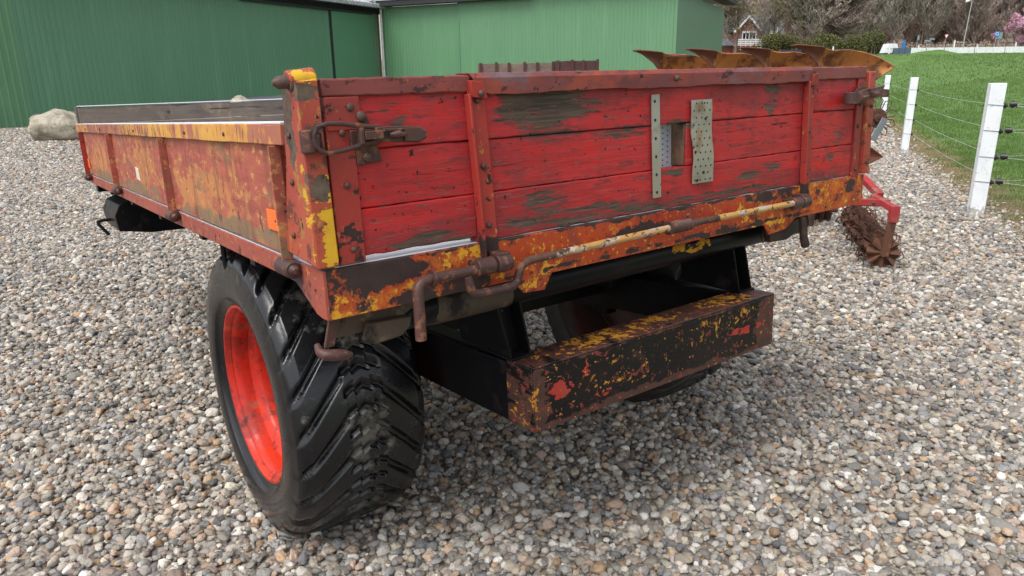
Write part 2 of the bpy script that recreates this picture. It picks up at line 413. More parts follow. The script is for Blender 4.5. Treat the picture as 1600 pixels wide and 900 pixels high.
def tyre_material():
    m = NT('black_wet_rubber')
    col = m.mix(m.step(m.noise(5), .4, .7), (.004, .0045, .006), (.007, .007, .009))
    dust = m.step(m.math('ADD', m.noise(12, detail=8, rough=.7), m.math('MULTIPLY', m.spots([((.27, .4, -.5), (.10, .5, .6)), ((.22, .6, -.15), (.2, .4, .15))]), .22)), .60, .72, 0, .7)
    col = m.mix(dust, col, (.12, .11, .09))
    m.bump(m.math('ADD', m.noise(60, detail=5), m.math('MULTIPLY', m.noise(9), .6)), .18, .004)
    return m.fin(col, m.mixf(dust, m.math('ADD', .08, m.math('MULTIPLY', m.noise(9), .34)), .8), 0, .5)
M['tyre'] = tyre_material()
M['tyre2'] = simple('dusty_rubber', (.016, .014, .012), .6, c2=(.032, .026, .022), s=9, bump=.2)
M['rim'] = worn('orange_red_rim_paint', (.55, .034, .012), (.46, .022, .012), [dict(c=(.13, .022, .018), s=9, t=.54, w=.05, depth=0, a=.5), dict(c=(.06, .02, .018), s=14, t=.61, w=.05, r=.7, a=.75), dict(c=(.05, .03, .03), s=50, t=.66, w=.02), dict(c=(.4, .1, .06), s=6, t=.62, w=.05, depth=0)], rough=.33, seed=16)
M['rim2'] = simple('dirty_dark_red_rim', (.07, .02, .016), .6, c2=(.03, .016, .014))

# ------------------------------------------------------------------ trailer (local frame: x along the rear, y forward, z up)
TR = Matrix(((0.807118, -0.589493, -0.032534, -0.4076), (0.590358, 0.806419, 0.034152, 1.4994), (0.006103, -0.046771, 0.998887, 1.0332), (0, 0, 0, 1)))
W, L = 2.2, 3.9
trailer = empty('farm_trailer')
trailer.matrix_world = TR
tag(trailer, 'weathered red farm trailer with wooden tailgate, chipped yellow paint and fat black tyres', 'trailer')

# tailgate boards (the middle board has a square hole)
mb = MB()
TY0, TY1 = -.004, .034
mb.plank(.10, .404, TY0, TY1, .128, .2335, 12, .0010, seed=1, low=.004)
mb.plank(.404, 2.11, TY0, TY1, .1145, .2335, 52, .0010, seed=7, low=.008)
for z in (.234, .3625): mb.box(.101, 1.05, .012, .032, z - .012, z + .012); mb.box(1.173, 2.109, .012, .032, z - .012, z + .012)
mb.plank(.10, 1.052, TY0 + .002, TY1, .2350, .3615, 40, .0008, seed=2)
mb.plank(1.172, 2.11, TY0 + .001, TY1, .2350, .3615, 40, .0008, seed=3)
mb.plank(.10, 2.11, TY0 - .001, TY1, .3635, .488, 60, .0010, seed=4)
tail = mb.build('tailgate', M['tail'], trailer, bevel=.003)
mb = MB()
mb.box(1.172, 1.32, .036, .062, .225, .37); mb.box(1.166, 1.1715, .001, .062, .236, .3605)
mb.build('backing_board', M['brown_wood'], tail, bevel=.003)
mb = MB(); mb.m = 0
mb.box(1.07, 1.170, .050, .053, .225, .37)
mb.m = 1
for i in range(4):
    for j in range(8):
        x = 1.085 + i * .021; z = .238 + j * .016 + (i % 2) * .008
        mb.cyl((x, .0485, z), (x, .052, z), .0022, 6)
mb.build('inner_perforated_plate', [M['galv_new'], M['hole']], tail)

# top rail in three pieces
mb = MB()
mb.plank(.036, .402, -.014, .042, .474, .512, 14, .0012, seed=5)
mb.build('top_rail', M['rail'], tail, bevel=.004)
mb = MB()
n = 48
vs = []; fs = []
for i in range(n + 1):
    x = .398 + (1.79 - .398) * i / n
    jz = .0009 * math.sin(i * .9) + .0007 * math.sin(i * 2.3 + 1)
    bot = .468 + jz - (.0018 * math.sin(i * .35)) + (.010 * max(0, 1 - i / 2) if i < 2 else 0)
    out = -.024 + .004 * math.sin(i * .5 + 1)
    for y, z in ((out, bot), (out - .001, .505), (out + .008, .517 + jz * .5), (.044, .519 + jz * .3), (.048, .49), (.040, .49), (.036, .509), (out + .012, .507), (out + .008, bot)):
        vs.append((x + (.03 * (.517 - z) / .05 if i == 0 else 0), y, z))
for i in range(n):
    for k in range(9):
        k2 = (k + 1) % 9
        fs.append((i * 9 + k, i * 9 + k2, i * 9 + 9 + k2, i * 9 + 9 + k))
fs += [tuple(range(8, -1, -1)), tuple(n * 9 + k for k in range(9))]
mb.add(vs, fs)
mb.dome((1.10, -.026, .492), (0, -1, 0), .012, .012, 6)
mb.dome((.66, -.026, .487), (0, -1, 0), .006, .004, 6)
mb.build('top_cap', M['rail'], tail, bevel=.0015)
mb = MB()
mb.plank(1.80, 2.155, -.016, .042, .472, .515, 14, .0012, seed=6)
mb.build('top_rail', M['rail'], tail, bevel=.004)
# end stiles
def stile(x0, x1):
    m = MB()
    m.plank(x0, x1, -.012, .036, .118, .474, 4, .0005, seed=8)
    return m
m = stile(.038, .100)
for z in (.15, .29, .40): m.dome((.072, -.013, z), (0, -1, 0), .010, .009)
m.box(.040, .118, -.015, -.011, .405, .474)
m.dome((.095, -.015, .452), (0, -1, 0), .012, .008)
m = m.build('end_stile', M['strap'], tail, bevel=.002)
m = MB()
m.box(2.112, 2.155, -.012, .036, .108, .474)
for z in (.14, .30, .38): m.dome((2.13, -.013, z), (0, -1, 0), .010, .009)
m.build('end_stile', M['strap'], tail, bevel=.002)
# hinge straps
def strap(xa, xb, dx):
    m = MB()
    # folded angle: flat on the boards and a raised lip on the left edge
    m.hexa([(xa + dx, -.013, .062), (xb + dx, -.013, .062), (xb + dx, -.006, .062), (xa + dx, -.006, .062)],
           [(xa, -.013, .478), (xb, -.013, .478), (xb, -.006, .478), (xa, -.006, .478)])
    m.hexa([(xa + dx - .007, -.030, .075), (xa + dx, -.030, .075), (xa + dx, -.006, .075), (xa + dx - .007, -.006, .075)],
           [(xa - .007, -.030, .470), (xa, -.030, .470), (xa, -.006, .470), (xa - .007, -.006, .470)])
    for z in (.455, .30, .155):
        m.dome(((xa + xb) / 2 + dx * (1 - (z - .06) / .42), -.014, z), (0, -1, 0), .0105, .010)
    return m
m = strap(.392, .440, .022)
m.hexa([(.396, -.028, .462), (.440, -.028, .458), (.440, -.013, .458), (.396, -.013, .462)], [(.392, -.030, .500), (.425, -.030, .497), (.425, -.013, .497), (.392, -.013, .500)])
m.dome((.420, -.029, .470), (0, -1, 0), .011, .011)
m.build('hinge_strap', M['strap'], tail, bevel=.0015)
m = strap(1.775, 1.822, .008)
m.hexa([(1.782, -.030, .455), (1.822, -.030, .455), (1.822, -.013, .455), (1.782, -.013, .455)], [(1.785, -.034, .492), (1.812, -.034, .494), (1.812, -.013, .494), (1.785, -.013, .492)])
m.build('hinge_strap', M['strap'], tail, bevel=.0015)
# repair plates
m = MB(); m.m = 0
m.box(1.018, 1.050, -.012, -.008, .154, .449, rot=(0, R(-2), 0))
m.m = 1
for i in range(6):
    m.dome((1.029 + .012 * (5 - i) / 5 - .004, -.012, .17 + i * .052), (0, -1, 0), .006, .002, 8)
m.build('narrow_repair_strip', [M['galv'], M['hole']], tail)
m = MB(); m.m = 0
nz = 10
vs = []; fs = []
for i in range(nz + 1):
    t = i / nz
    z = .178 + .25 * t
    x0 = 1.197 - .017 * t + (.004 if 2 < i < 6 else 0); x1 = 1.288 - .02 * t
    yy = -.012 - .005 * math.sin(t * 5) ** 2
    vs += [(x0, yy, z), (x1, yy - .003, z), (x1, yy + .001, z), (x0, yy + .004, z)]
for i in range(nz):
    for k in range(4):
        k2 = (k + 1) % 4
        fs.append((i * 4 + k, i * 4 + k2, i * 4 + 4 + k2, i * 4 + 4 + k))
fs += [(3, 2, 1, 0), tuple(nz * 4 + k for k in range(4))]
m.add(vs, fs)
m.m = 1
for j in range(12):
    for i in range(4 if j % 2 == 0 else 3):
        t = (j + .5) / 12
        x = 1.205 - .017 * t + (i + (.5 if j % 2 else 0)) * .023
        z = .178 + .25 * t
        yy = -.012 - .005 * math.sin(t * 5) ** 2 - .003 * ((x - 1.19) / .09)
        m.cyl((x, yy + .002, z), (x, yy - .0008, z), .0028, 8)
for x, z in ((1.212, .188), (1.24, .21), (1.20, .275), (1.243, .372), (1.235, .418), (1.268, .419)):
    m.dome((x, -.015, z), (0, -1, 0), .006, .006, 8)
m.build('wide_perforated_plate', [M['galv'], M['hole']], tail)

# left latch
lat = MB()
lat.box(.088, .150, -.020, -.010, .372, .405)
lat.dome((.118, -.014, .432), (0, -1, 0), .016, .012)
lat.dome((.125, -.014, .345), (0, -1, 0), .016, .012)
lat.prism([(.10, .33), (.16, .335), (.135, .43), (.10, .425)], 1, -.014, -.005)
latch = lat.build('toggle_latch', M['rust_steel'], tail, bevel=.002)
m = MB()
def arc(c, r, a0, a1, n, y):
    return [(c[0] + r * math.cos(a0 + (a1 - a0) * i / n), y, c[1] + r * math.sin(a0 + (a1 - a0) * i / n)) for i in range(n + 1)]
m.tube([(.150, -.035, .408), (.11, -.043, .412), (.06, -.047, .420), (.028, -.046, .422), (.008, -.044, .416), (-.002, -.043, .40), (.0, -.043, .380), (.010, -.043, .368), (.028, -.044, .362), (.07, -.044, .368), (.11, -.04, .376), (.150, -.035, .380)], .0052, 10)
m.build('loop', M['rust_steel'], latch)
m = MB()
m.prism([(.135, .408), (.165, .409), (.245, .405), (.262, .392), (.258, .378), (.235, .370), (.165, .376), (.135, .380)], 1, -.044, -.034)
m.prism([(.150, .405), (.24, .403), (.257, .391), (.255, .381), (.235, .373), (.2, .375), (.2, .399), (.15, .398)], 1, -.052, -.044)
m.box(.108, .150, -.052, -.020, .384, .402)
m.tube([(.103, -.04, .375), (.103, -.04, .41)], .009, 10)
m.tube([(.165, -.05, .39), (.185, -.053, .392), (.205, -.05, .39)], [.006, .009, .004], 8)
m.build('lever', M['rust_steel'], latch, bevel=.002)
m = MB()
m.tube([(-.008, -.028, .365), (-.008, -.028, .412)], [.017, .017], 14)
m.tube([(.004, -.03, .375), (.004, -.03, .405)], [.016, .016], 10)
m.build('catch', M['rust_steel'], trailer, bevel=.003)

# right latch, sticking out
lat = MB()
lat.prism([(2.02, .385), (2.155, .38), (2.155, .46), (2.11, .445)], 1, -.020, -.012)
lat.box(2.03, 2.06, -.045, -.012, .385, .42)
latch = lat.build('toggle_latch', M['rust_steel'], tail, bevel=.002)
m = MB()
m.tube([(2.0, -.05, .385), (2.0, -.05, .425)], [.026, .026], 14)
m.prism([(1.985, .385), (2.20, .405), (2.245, .400), (2.245, .428), (2.19, .432), (1.99, .412)], 1, -.060, -.040)
m.prism([(2.06, .418), (2.21, .430), (2.225, .444), (2.07, .430)], 1, -.055, -.035)
m.tube([(2.05, -.064, .404), (2.09, -.066, .410)], [.008, .004], 8)
m.tube([(2.12, -.066, .412), (2.15, -.066, .416)], [.010, .010], 8)
m.build('lever', M['rust_steel'], latch, bevel=.003)

# corner posts
m = MB()
m.hexa([(-.014, -.020, .120), (.034, -.020, .120), (.034, .02, .120), (-.014, .02, .120)], [(-.020, -.020, .506), (.028, -.020, .512), (.028, .02, .512), (-.020, .02, .506)])
# side leg, wider at the foot
m.prism([(-.016, .122), (.165, .135), (.150, .19), (.095, .36), (.072, .50), (-.016, .505)], 0, -.016, -.009)
m.tube([(-.026, .004, .508), (.030, .004, .514)], .021, 16)
for y, z in ((.10, .18), (.07, .30), (.055, .40)): m.dome((-.016, y, z), (-1, 0, 0), .010, .009)
pst = m.build('corner_post', M['post'], trailer, bevel=.003)
m = MB()
m.tube([(-.020, .006, .507), (-.045, .006, .506), (-.056, .006, .506)], [.014, .013, .005], 14)
m.build('pin', M['bolt'], pst)
m = MB()
m.box(2.170, 2.216, -.022, .03, .120, .496)
m.prism([(-.018, .122), (.165, .135), (.150, .19), (.095, .36), (.072, .49), (-.018, .49)], 0, 2.209, 2.216)
for z in (.16, .30, .37): m.dome((2.193, -.023, z), (0, -1, 0), .010, .009)
m.build('corner_post', M['post'], trailer, bevel=.003)

# deck and rear beam
m = MB()
m.box(.002, 2.198, .004, L - .02, .098, .1105)
m.build('deck', M['deck'], trailer)
m = MB(); m.box(.03, 2.17, .001, .072, .1128, .1150); m.build('deck_edge', M['deck'], trailer)  # pale strip over the beam top carries the painted sky reflection
m = MB()
# rear channel: dropped lips left of and right of the middle
m.prism([(0, 0), (.50, 0.0), (.535, -.040), (.605, -.045), (.632, -.002), (1.575, -.002), (1.60, -.040), (1.70, -.032), (1.76, 0), (2.2, 0), (2.2, .112), (1.5, .113), (.7, .111), (0, .112)], 1, -.010, -.003)
m.box(0, 2.2, -.003, .07, .106, .1125)
m.box(0.006, 2.194, -.003, .07, 0.0, .006)
rb = m.build('rear_beam', M['frame'], trailer, bevel=.0015)
# end plates that taper into the side rails
for x0, x1 in ((-.004, .004), (2.196, 2.204)):
    m = MB()
    m.prism([(-.0105, .001), (.02, .0), (.05, .004), (.165, .058), (.23, .060), (.23, .112), (-.0105, .112)], 0, x0, x1)
    m.build('end_plate', M['low_rail'], rb, bevel=.0015)

# side rails + hinges + side gates
def side(sign, x):
    """sign -1 = left side (outside faces -x)"""
    o = sign
    rail = MB()
    a, b = sorted((x, x - o * .05))
    rail.box(a, b, .23, L, .058, .108)
    so_ = rail.build('side_rail', M['low_rail'], trailer, bevel=.002)
    for y in (.165, 1.385, 2.66, 3.80):
        h = MB()
        h.tube([(x + o * .020, y - .05, .098), (x + o * .020, y - .045, .098), (x + o * .020, y + .03, .098)], [.018, .021, .021], 16)
        h.tube([(x + o * .020, y - .062, .098), (x + o * .020, y - .05, .098)], [.006, .014], 12)
        h.box(min(x, x + o * .024), max(x, x + o * .024), y - .03, y + .02, .085, .112)
        h.build('hinge', M['rust_steel'], so_, bevel=.001)
    g = MB()
    a, b = sorted((x + o * .003, x - o * .028))
    g.plank(a, b, .215, 3.92, .120, .382, 40, .0008, ax=1, seed=11)
    gate = g.build('side_gate', M['side'], trailer, bevel=.0012)
    r_ = MB()
    a, b = sorted((x + o * .016, x - o * .032))
    r_.plank(a, b, .105, 3.99, .378, .424, 40, .0012, ax=1, seed=13)
    for y in (.55, 1.0, 1.9, 2.9, 3.5): r_.dome((x + o * .017, y, .398), (o, 0, 0), .008, .006)
    r_.build('top_rail', M['side_rail'], gate, bevel=.003)
    cap = MB()
    a, b = sorted((x + o * .013, x - o * .030))
    cap.box(a, b, .107, 3.985, .4245, .428)
    cap.build('highlight_strip', M['deck'], gate)  # pale strip painted in for the highlight along the rail's top edge
    for y in (.165, 1.385, 2.66, 3.80):
        s_ = MB()
        a, b = sorted((x + o * .010, x + o * .003))
        s_.box(a, b, y, y + .042, .09, .380)
        a, b = sorted((x + o * .030, x + o * .003))
        s_.box(a, b, y - .006, y, .10, .376)
        for z in (.355, .25, .155): s_.dome((x + o * .010, y + .022, z), (o, 0, 0), .010, .010)
        s_.build('strap', M['strap'] if y > 3 else M['side'], gate, bevel=.0015)
    if o < 0:
        for (ya, yb, za, zb) in ((.215, .30, .172, .222), (3.70, 3.77, .16, .215)):
            q = MB(); q.box(x - .009, x - .004, ya, yb, za, zb)
            q.dome((x - .009, (ya + yb) / 2 - .02, (za + zb) / 2), (-1, 0, 0), .004, .003, 8)
            q.build('reflector', M['orange'], gate, bevel=.001)
        q = MB(); q.prism([(2.02, .182), (2.10, .188), (2.09, .24), (2.03, .236)], 0, x - .0055, x - .0035)
        q.build('sticker', M['sticker'], gate)
side(-1, -.002)
side(1, 2.202)

# headboard
m = MB()
for k in range(4):
    m.plank(.0, 2.2, L - .045, L - .012, .115 + k * .104, .115 + k * .104 + .096, 30, .0015, seed=20 + k)
m.box(-.012, .02, L - .010, L + .02, .10, .53)
hb = m.build('headboard', M['old_wood'], trailer, bevel=.003)
m = MB(); m.box(.0, 2.2, L - .05, L - .006, .531, .536)
m.build('highlight_strip', M['deck'], hb)  # pale strip stands in for the highlight on the headboard's top
m = MB(); m.dome((.52, L - .045, .48), (0, -1, 0), .014, .012); m.build('bolt', M['deck'], hb)

# locking rod across the beam
m = MB()
m.tube([(.505, -.052, .048), (.52, -.054, .056), (.60, -.054, .058), (1.05, -.054, .0665)], .0105, 14)
m.tube([(1.15, -.054, .068), (1.70, -.054, .066)], .0105, 14)
rod = m.build('locking_rod', M['rod'], trailer)
m = MB()
pts = []
for i in range(14 * 12 + 1):
    a = 2 * math.pi * i / 12
    pts.append((1.052 + .082 * i / (14 * 12), -.054 + .0165 * math.cos(a), .067 + .0165 * math.sin(a)))
m.tube(pts, .0032, 6)
m.cyl((1.04, -.054, .0668), (1.17, -.054, .068), .0115)
m.cyl((1.040, -.054, .067), (1.052, -.054, .067), .020)
m.build('spring', M['rust_steel'], rod)
m = MB()
m.tube([(.505, -.052, .048), (.494, -.052, .040), (.488, -.052, .020), (.482, -.052, .008), (.468, -.054, .0), (.44, -.055, -.002), (.37, -.056, .0), (.352, -.056, .004), (.342, -.056, .016), (.338, -.055, .034), (.335, -.053, .05)], .0115, 14)
m.tube([(.47, -.052, .059), (.335, -.053, .060), (.24, -.056, .062), (.21, -.060, .060), (.197, -.063, .050), (.194, -.065, .034), (.193, -.066, -.02), (.192, -.066, -.075)], [.0125] * 4 + [.0135] * 4, 14)
m.cyl((.235, -.056, .062), (.243, -.056, .062), .021, 16)
m.build('crank_handle', M['rust_steel'], rod)
for xa, xb in ((.362, .412), (1.665, 1.71)):
    m = MB()
    m.cyl((xa, -.052, .064), (xb, -.052, .064), .0215, 18)
    m.box(xa + .005, xb - .005, -.045, -.008, .052, .078)
    m.build('rod_bearing', M['rust_steel'], rb, bevel=.002)
for xa, xb in ((.420, .462), (1.716, 1.755)):
    m = MB()
    m.cyl((xa, -.052, .064), (xb, -.052, .064), .0225, 18)
    m.box(xa + .003, xb - .002, -.062, -.014, .062, .090)
    m.build('hinge_eye', M['rust_steel'], tail, bevel=.002)
# right end lever below the beam
m = MB()
m.prism([(1.62, -.03), (1.80, -.005), (1.79, -.05), (1.72, -.075), (1.62, -.07)], 1, -.004, .03)
m.tube([(1.735, -.05, .01), (1.74, -.055, -.03), (1.735, -.06, -.06), (1.75, -.06, -.095)], [.012, .013, .014, .015], 12)
m.tube([(1.60, .02, -.04), (1.585, .0, -.055), (1.57, -.01, -.06)], .005, 8)
m.build('release_lever', M['rusty_dk'], trailer, bevel=.002)

# chassis
m = MB()
m.tube([(.10, .11, -.068), (.13, .11, -.070), (.22, .112, -.072), (.26, .115, -.065), (.32, .12, -.06), (1.98, .12, -.055)], [.020, .028, .030, .040, .048, .048], 18)
m.build('cross_tube', M['black'], trailer)
m = MB(); m.tube([(.30, .12, -.062), (.34, .12, -.060), (.56, .12, -.0595)], [.046, .0495, .0495], 18); m.build('muddy_sleeve', M['tongue'], trailer)
m = MB()
m.box(.04, .50, .085, .095, -.075, .0)
m.prism([(.105, -.088), (.13, -.100), (.20, -.094), (.225, -.075), (.23, -.05), (.12, -.045)], 1, .045, .075)
m.build('tongue_plate', M['tongue'], trailer, bevel=.004)
m = MB()
for x in (.50, 1.70):
    m.box(x - .035, x + .035, .20, L + .1, -.095, .055)
    m.box(x - .045, x + .045, .22, 3.2, .055, .097)
for y in (.6, 1.2, 1.9, 2.6, 3.3):
    m.box(.03, 2.17, y, y + .05, .02, .096)
m.box(.4, 1.8, .17, .23, -.11, -.02)
m.box(.02, 2.18, 3.80, 3.88, .0, .095)
m.build('chassis', M['black'], trailer, bevel=.003)
m = MB()
# lower subframe arms behind the bumper
for xa, xb in ((.556, .572), (1.635, 1.651)):
    m.prism([(.001, -.452), (.70, -.475), (1.25, -.52), (1.25, -.40), (.70, -.30), (.001, -.268)], 0, xa, xb)
for xa, xb in ((.572, .640), (1.567, 1.635)):
    m.prism([(.12, -.276), (.70, -.308), (.70, -.300), (.12, -.268)], 0, xa, xb)
m.build('subframe', M['black'], trailer, bevel=.002)
# bumper channel
m = MB()
m.box(.556, 1.650, -.010, -.002, -.450, -.265)
m.box(.556, 1.650, -.010, .110, -.2635, -.257)
m.box(.558, 1.648, -.002, .110, -.450, -.444)
m.box(.550, .556, -.008, .112, -.448, -.261)
m.box(1.650, 1.656, -.008, .112, -.448, -.261)
m.build('bumper', M['bumper'], trailer, bevel=.002)
# bumper hangers: open angle brackets
def hanger(xt0, xt1, xb0, xb1, name='bumper_bracket'):
    m = MB()
    yt, yb = .10, .075
    def plate(a, b, t):
        m.hexa([(a[0], a[1], a[2]), (a[0] + t[0], a[1], a[2]), (a[0] + t[0], a[1] + t[1], a[2]), (a[0], a[1] + t[1], a[2])],
               [(b[0], b[1], b[2]), (b[0] + t[0], b[1], b[2]), (b[0] + t[0], b[1] + t[1], b[2]), (b[0], b[1] + t[1], b[2])])
    plate((xb0, yb, -.257), (xt0, yt, -.02), (.007, .26))
    plate((xb1 - .007, yb, -.257), (xt1 - .007, yt, -.02), (.007, .26))
    plate((xb0, yb + .05, -.257), (xt0, yt + .05, -.02), (xb1 - xb0, .007))
    m.box(xb0 - .004, xb1 + .006, yb - .006, yb + .12, -.257, -.250)
    return m.build(name, M['black'], trailer, bevel=.0015)
hanger(.500, .590, .545, .618)
hanger(1.535, 1.605, 1.565, 1.640)

# axle
m = MB()
YC, ZC = .955, -.497
m.box(.42, 1.78, YC - .045, YC + .045, ZC + .06, ZC + .16)
for x in (.44, 1.70): m.box(x, x + .06, YC - .05, YC + .05, ZC - .05, ZC + .14)
for x in (.62, 1.52):
    m.box(x - .04, x + .04, YC - .30, YC + .30, ZC + .165, ZC + .20)
    m.prism([(YC - .20, ZC + .20), (YC + .20, ZC + .20), (YC + .10, -.095), (YC - .10, -.095)], 0, x - .03, x + .03)
m.build('axle', M['black'], trailer, bevel=.004)

# wheels
def tyre_mesh(name, mat, cx, mirror, parent):
    HW = .222; xc = .226
    prof = []                                   # (x, r, tread weight)
    side_ = [(.055, .300), (.040, .304), (.030, .312), (.020, .325), (.012, .345), (.0065, .3465), (.004, .350), (.0, .375), (-.002, .40), (.0, .425), (.004, .445), (.010, .460)]
    for x, r in side_: prof.append((x, r, 0))
    sh = [(.012, .468, .05), (.015, .475, .16), (.019, .482, .34), (.024, .4885, .58), (.030, .494, .80), (.036, .4985, .94), (.042, .502, 1)]
    prof += sh
    nt = 110
    for i in range(nt + 1):
        x = .046 + (2 * xc - .092) * i / nt
        a = (x - xc) / (xc - .03)
        prof.append((x, .521 - .017 * abs(a) ** 2.4, 1))
    for x, r, t in reversed(sh): prof.append((2 * xc - x, r, t))
    for x, r in reversed(side_): prof.append((2 * xc - x, r, 0))
    P = np.array(prof); nP = len(P)
    N = 25; NT_ = N * 42
    th = np.linspace(0, 2 * np.pi, NT_, endpoint=False)
    X, TH = np.meshgrid(P[:, 0], th)
    RR = np.tile(P[:, 1], (NT_, 1)); WT = np.tile(P[:, 2], (NT_, 1))
    xn = (X - xc) / (xc - .02); a = np.abs(xn)
    half = np.where(xn > 0, .5, 0.0)
    blend = np.clip(xn / .10, -1, 1) * .5 + .5
    def ss(e0, e1, v):
        t = np.clip((v - e0) / (e1 - e0), 0, 1); return t * t * (3 - 2 * t)
    ph = N * TH / (2 * np.pi) - 1.75 * np.clip(a - .1, 0, 2) ** 1.2 + .5 * (xn > .0)
    fr = ph - np.floor(ph)
    lug = ss(0, .07, fr) * (1 - .92 * ss(.66, .92, fr) ** 1.3)
    lug = 1 - (1 - lug)
    ph2 = 2 * (N * TH / (2 * np.pi) - .85 * np.abs(a)) + .25 * (a > .14)
    f2 = ph2 - np.floor(ph2)
    lug2 = ss(0, .10, f2) * (1 - ss(.50, .96, f2))
    cen = 1 - ss(.27, .33, a)
    lug = lug * (1 - cen) + lug2 * cen
    depth = .014 + .010 * ss(.25, .8, a)
    RR = RR - WT * depth * (1 - lug)
    # lug ends bulge a little on the shoulder
    XX = X.copy()
    sh_w = np.exp(-((RR - .475) / .02) ** 2) * (WT < 1)
    XX -= np.sign(xc - X) * .004 * sh_w * lug
    if mirror: XX = 2 * xc - XX
    V = np.stack([cx + XX, YC + RR * np.cos(TH), ZC + RR * np.sin(TH)], -1).reshape(-1, 3)
    i = np.arange(NT_)[:, None]; j = np.arange(nP - 1)[None, :]
    i2 = (i + 1) % NT_
    F = np.stack([i * nP + j, i * nP + j + 1, i2 * nP + j + 1, i2 * nP + j], -1).reshape(-1, 4)
    if mirror: F = F[:, ::-1]
    return raw_mesh(name, V, F, mat, parent, smooth=True)
def wheel(cx, mirror, tm, rm):
    s = -1 if mirror else 1
    base = cx + (.452 if mirror else 0)
    rim = MB()
    prof = [(.046, .300), (.034, .305), (.026, .312), (.026, .3165), (.032, .3165), (.040, .308), (.052, .298), (.060, .292), (.075, .289), (.105, .287), (.112, .279), (.122, .262), (.135, .256), (.19, .254), (.205, .262), (.215, .277), (.225, .284), (.40, .287), (.43, .30), (.44, .31)]
    inner = [(x, r - .006 if r < .30 else r - .004) for x, r in prof]
    rim.lathe([(x * s, r) for x, r in prof] , (base, YC, ZC), 72)
    rim.lathe([(x * s, r) for x, r in inner], (base, YC, ZC), 72)
    rim.lathe([(.235 * s, .275), (.245 * s, .25), (.250 * s, .20), (.235 * s, .15), (.225 * s, .11), (.225 * s, .07), (.19 * s, .065), (.17 * s, .05), (.165 * s, .001)], (base, YC, ZC), 48)
    for k in range(8):
        a = k * math.pi / 4
        rim.cyl((base + .226 * s, YC + .10 * math.cos(a), ZC + .10 * math.sin(a)), (base + .20 * s, YC + .10 * math.cos(a), ZC + .10 * math.sin(a)), .012, 6)
    t = tyre_mesh('wheel', tm, cx, mirror, trailer)
    rim.build('rim', rm, t)
wheel(.032, False, M['tyre'], M['rim'])
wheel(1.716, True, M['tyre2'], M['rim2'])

# tow hook under the left corner
m = MB()
m.hexa([(.0, .035, -.075), (.022, .035, -.075), (.022, .045, -.075), (.0, .045, -.075)], [(.02, .035, .0), (.048, .035, .0), (.048, .045, .0), (.02, .045, .0)])
m.tube([(.048, .0, -.092), (.03, .0, -.088), (.005, .0, -.083), (-.012, .005, -.080), (-.020, .02, -.074), (-.018, .035, -.062)], [.006, .013, .014, .013, .010, .007], 12)
m.build('rope_hook', M['rust_steel'], trailer, bevel=.001)

# drawbar
m = MB()
for s_ in (-1, 1):
    m.hexa([(1.1 + s_ * .55 - .04, 2.6, -.16), (1.1 + s_ * .55 + .04, 2.6, -.16), (1.1 + s_ * .06 + .04, 5.2, -.30), (1.1 + s_ * .06 - .04, 5.2, -.30)],
           [(1.1 + s_ * .55 - .04, 2.6, -.03), (1.1 + s_ * .55 + .04, 2.6, -.03), (1.1 + s_ * .06 + .04, 5.2, -.18), (1.1 + s_ * .06 - .04, 5.2, -.18)])
m.prism([(.05, -.04), (.02, -.10), (.03, -.19), (.20, -.22), (.9, -.235), (.9, -.02), (.15, .0)], 1, 3.25, 3.75)
m.build('drawbar', M['black'], trailer, bevel=.004)
m = MB()
m.tube([(.10, 3.5, -.145), (-.02, 3.5, -.145), (-.045, 3.5, -.15), (-.045, 3.5, -.165), (.0, 3.48, -.235)], .010, 10)
m.tube([(.03, 3.5, -.145), (.06, 3.5, -.145)], .022, 10)
m.build('jack_crank', M['black'], trailer)
m = MB()
m.cyl((1.1, 5.2, -.24), (1.1, 5.2, -1.28), .03, 12)
m.cyl((1.1, 5.2, -1.275), (1.1, 5.2, -1.265), .09, 16)
m.build('support_leg', M['black'], trailer)
m = MB()
m.tube([(.04, .98, .06), (.04, .98, -.03), (.05, .98, -.05)], [.008, .008, .016], 8)
m.build('hose_end', M['black'], trailer)

# ------------------------------------------------------------------ terrain
def sst(v, a, b):
    t = np.clip((v - a) / (b - a), 0, 1)
    return t * t * (3 - 2 * t)
def fence_x(y): return 5.01 + .398 * (y - 7.65)
def gz(x, y):
    x = np.asarray(x, float); y = np.asarray(y, float)
    d = x - fence_x(y)
    f = np.maximum(sst(d, .5, 12), sst(y, 62, 95))
    z = .0415 * np.maximum(0, y - 17) * f
    z = np.minimum(z, 3.45 + .012 * np.maximum(0, y - 98))
    z += 24 * sst(y + .10 * x, 185, 330)
    return z
def gzs(x, y): return float(gz(x, y))

m = NT('grass_field')
col = m.mix(m.step(m.noise(.35, detail=6), .35, .65), (.075, .16, .026), (.058, .125, .022))
col = m.mix(m.step(m.noise(6, st=(1, .5, 1), detail=8, rough=.75), .45, .62), col, (.105, .20, .035))
col = m.mix(m.step(m.noise(1.3, st=(1, .6, 1), detail=6, loc=(4, 3, 1)), .55, .72, 0, .6), col, (.04, .10, .02))
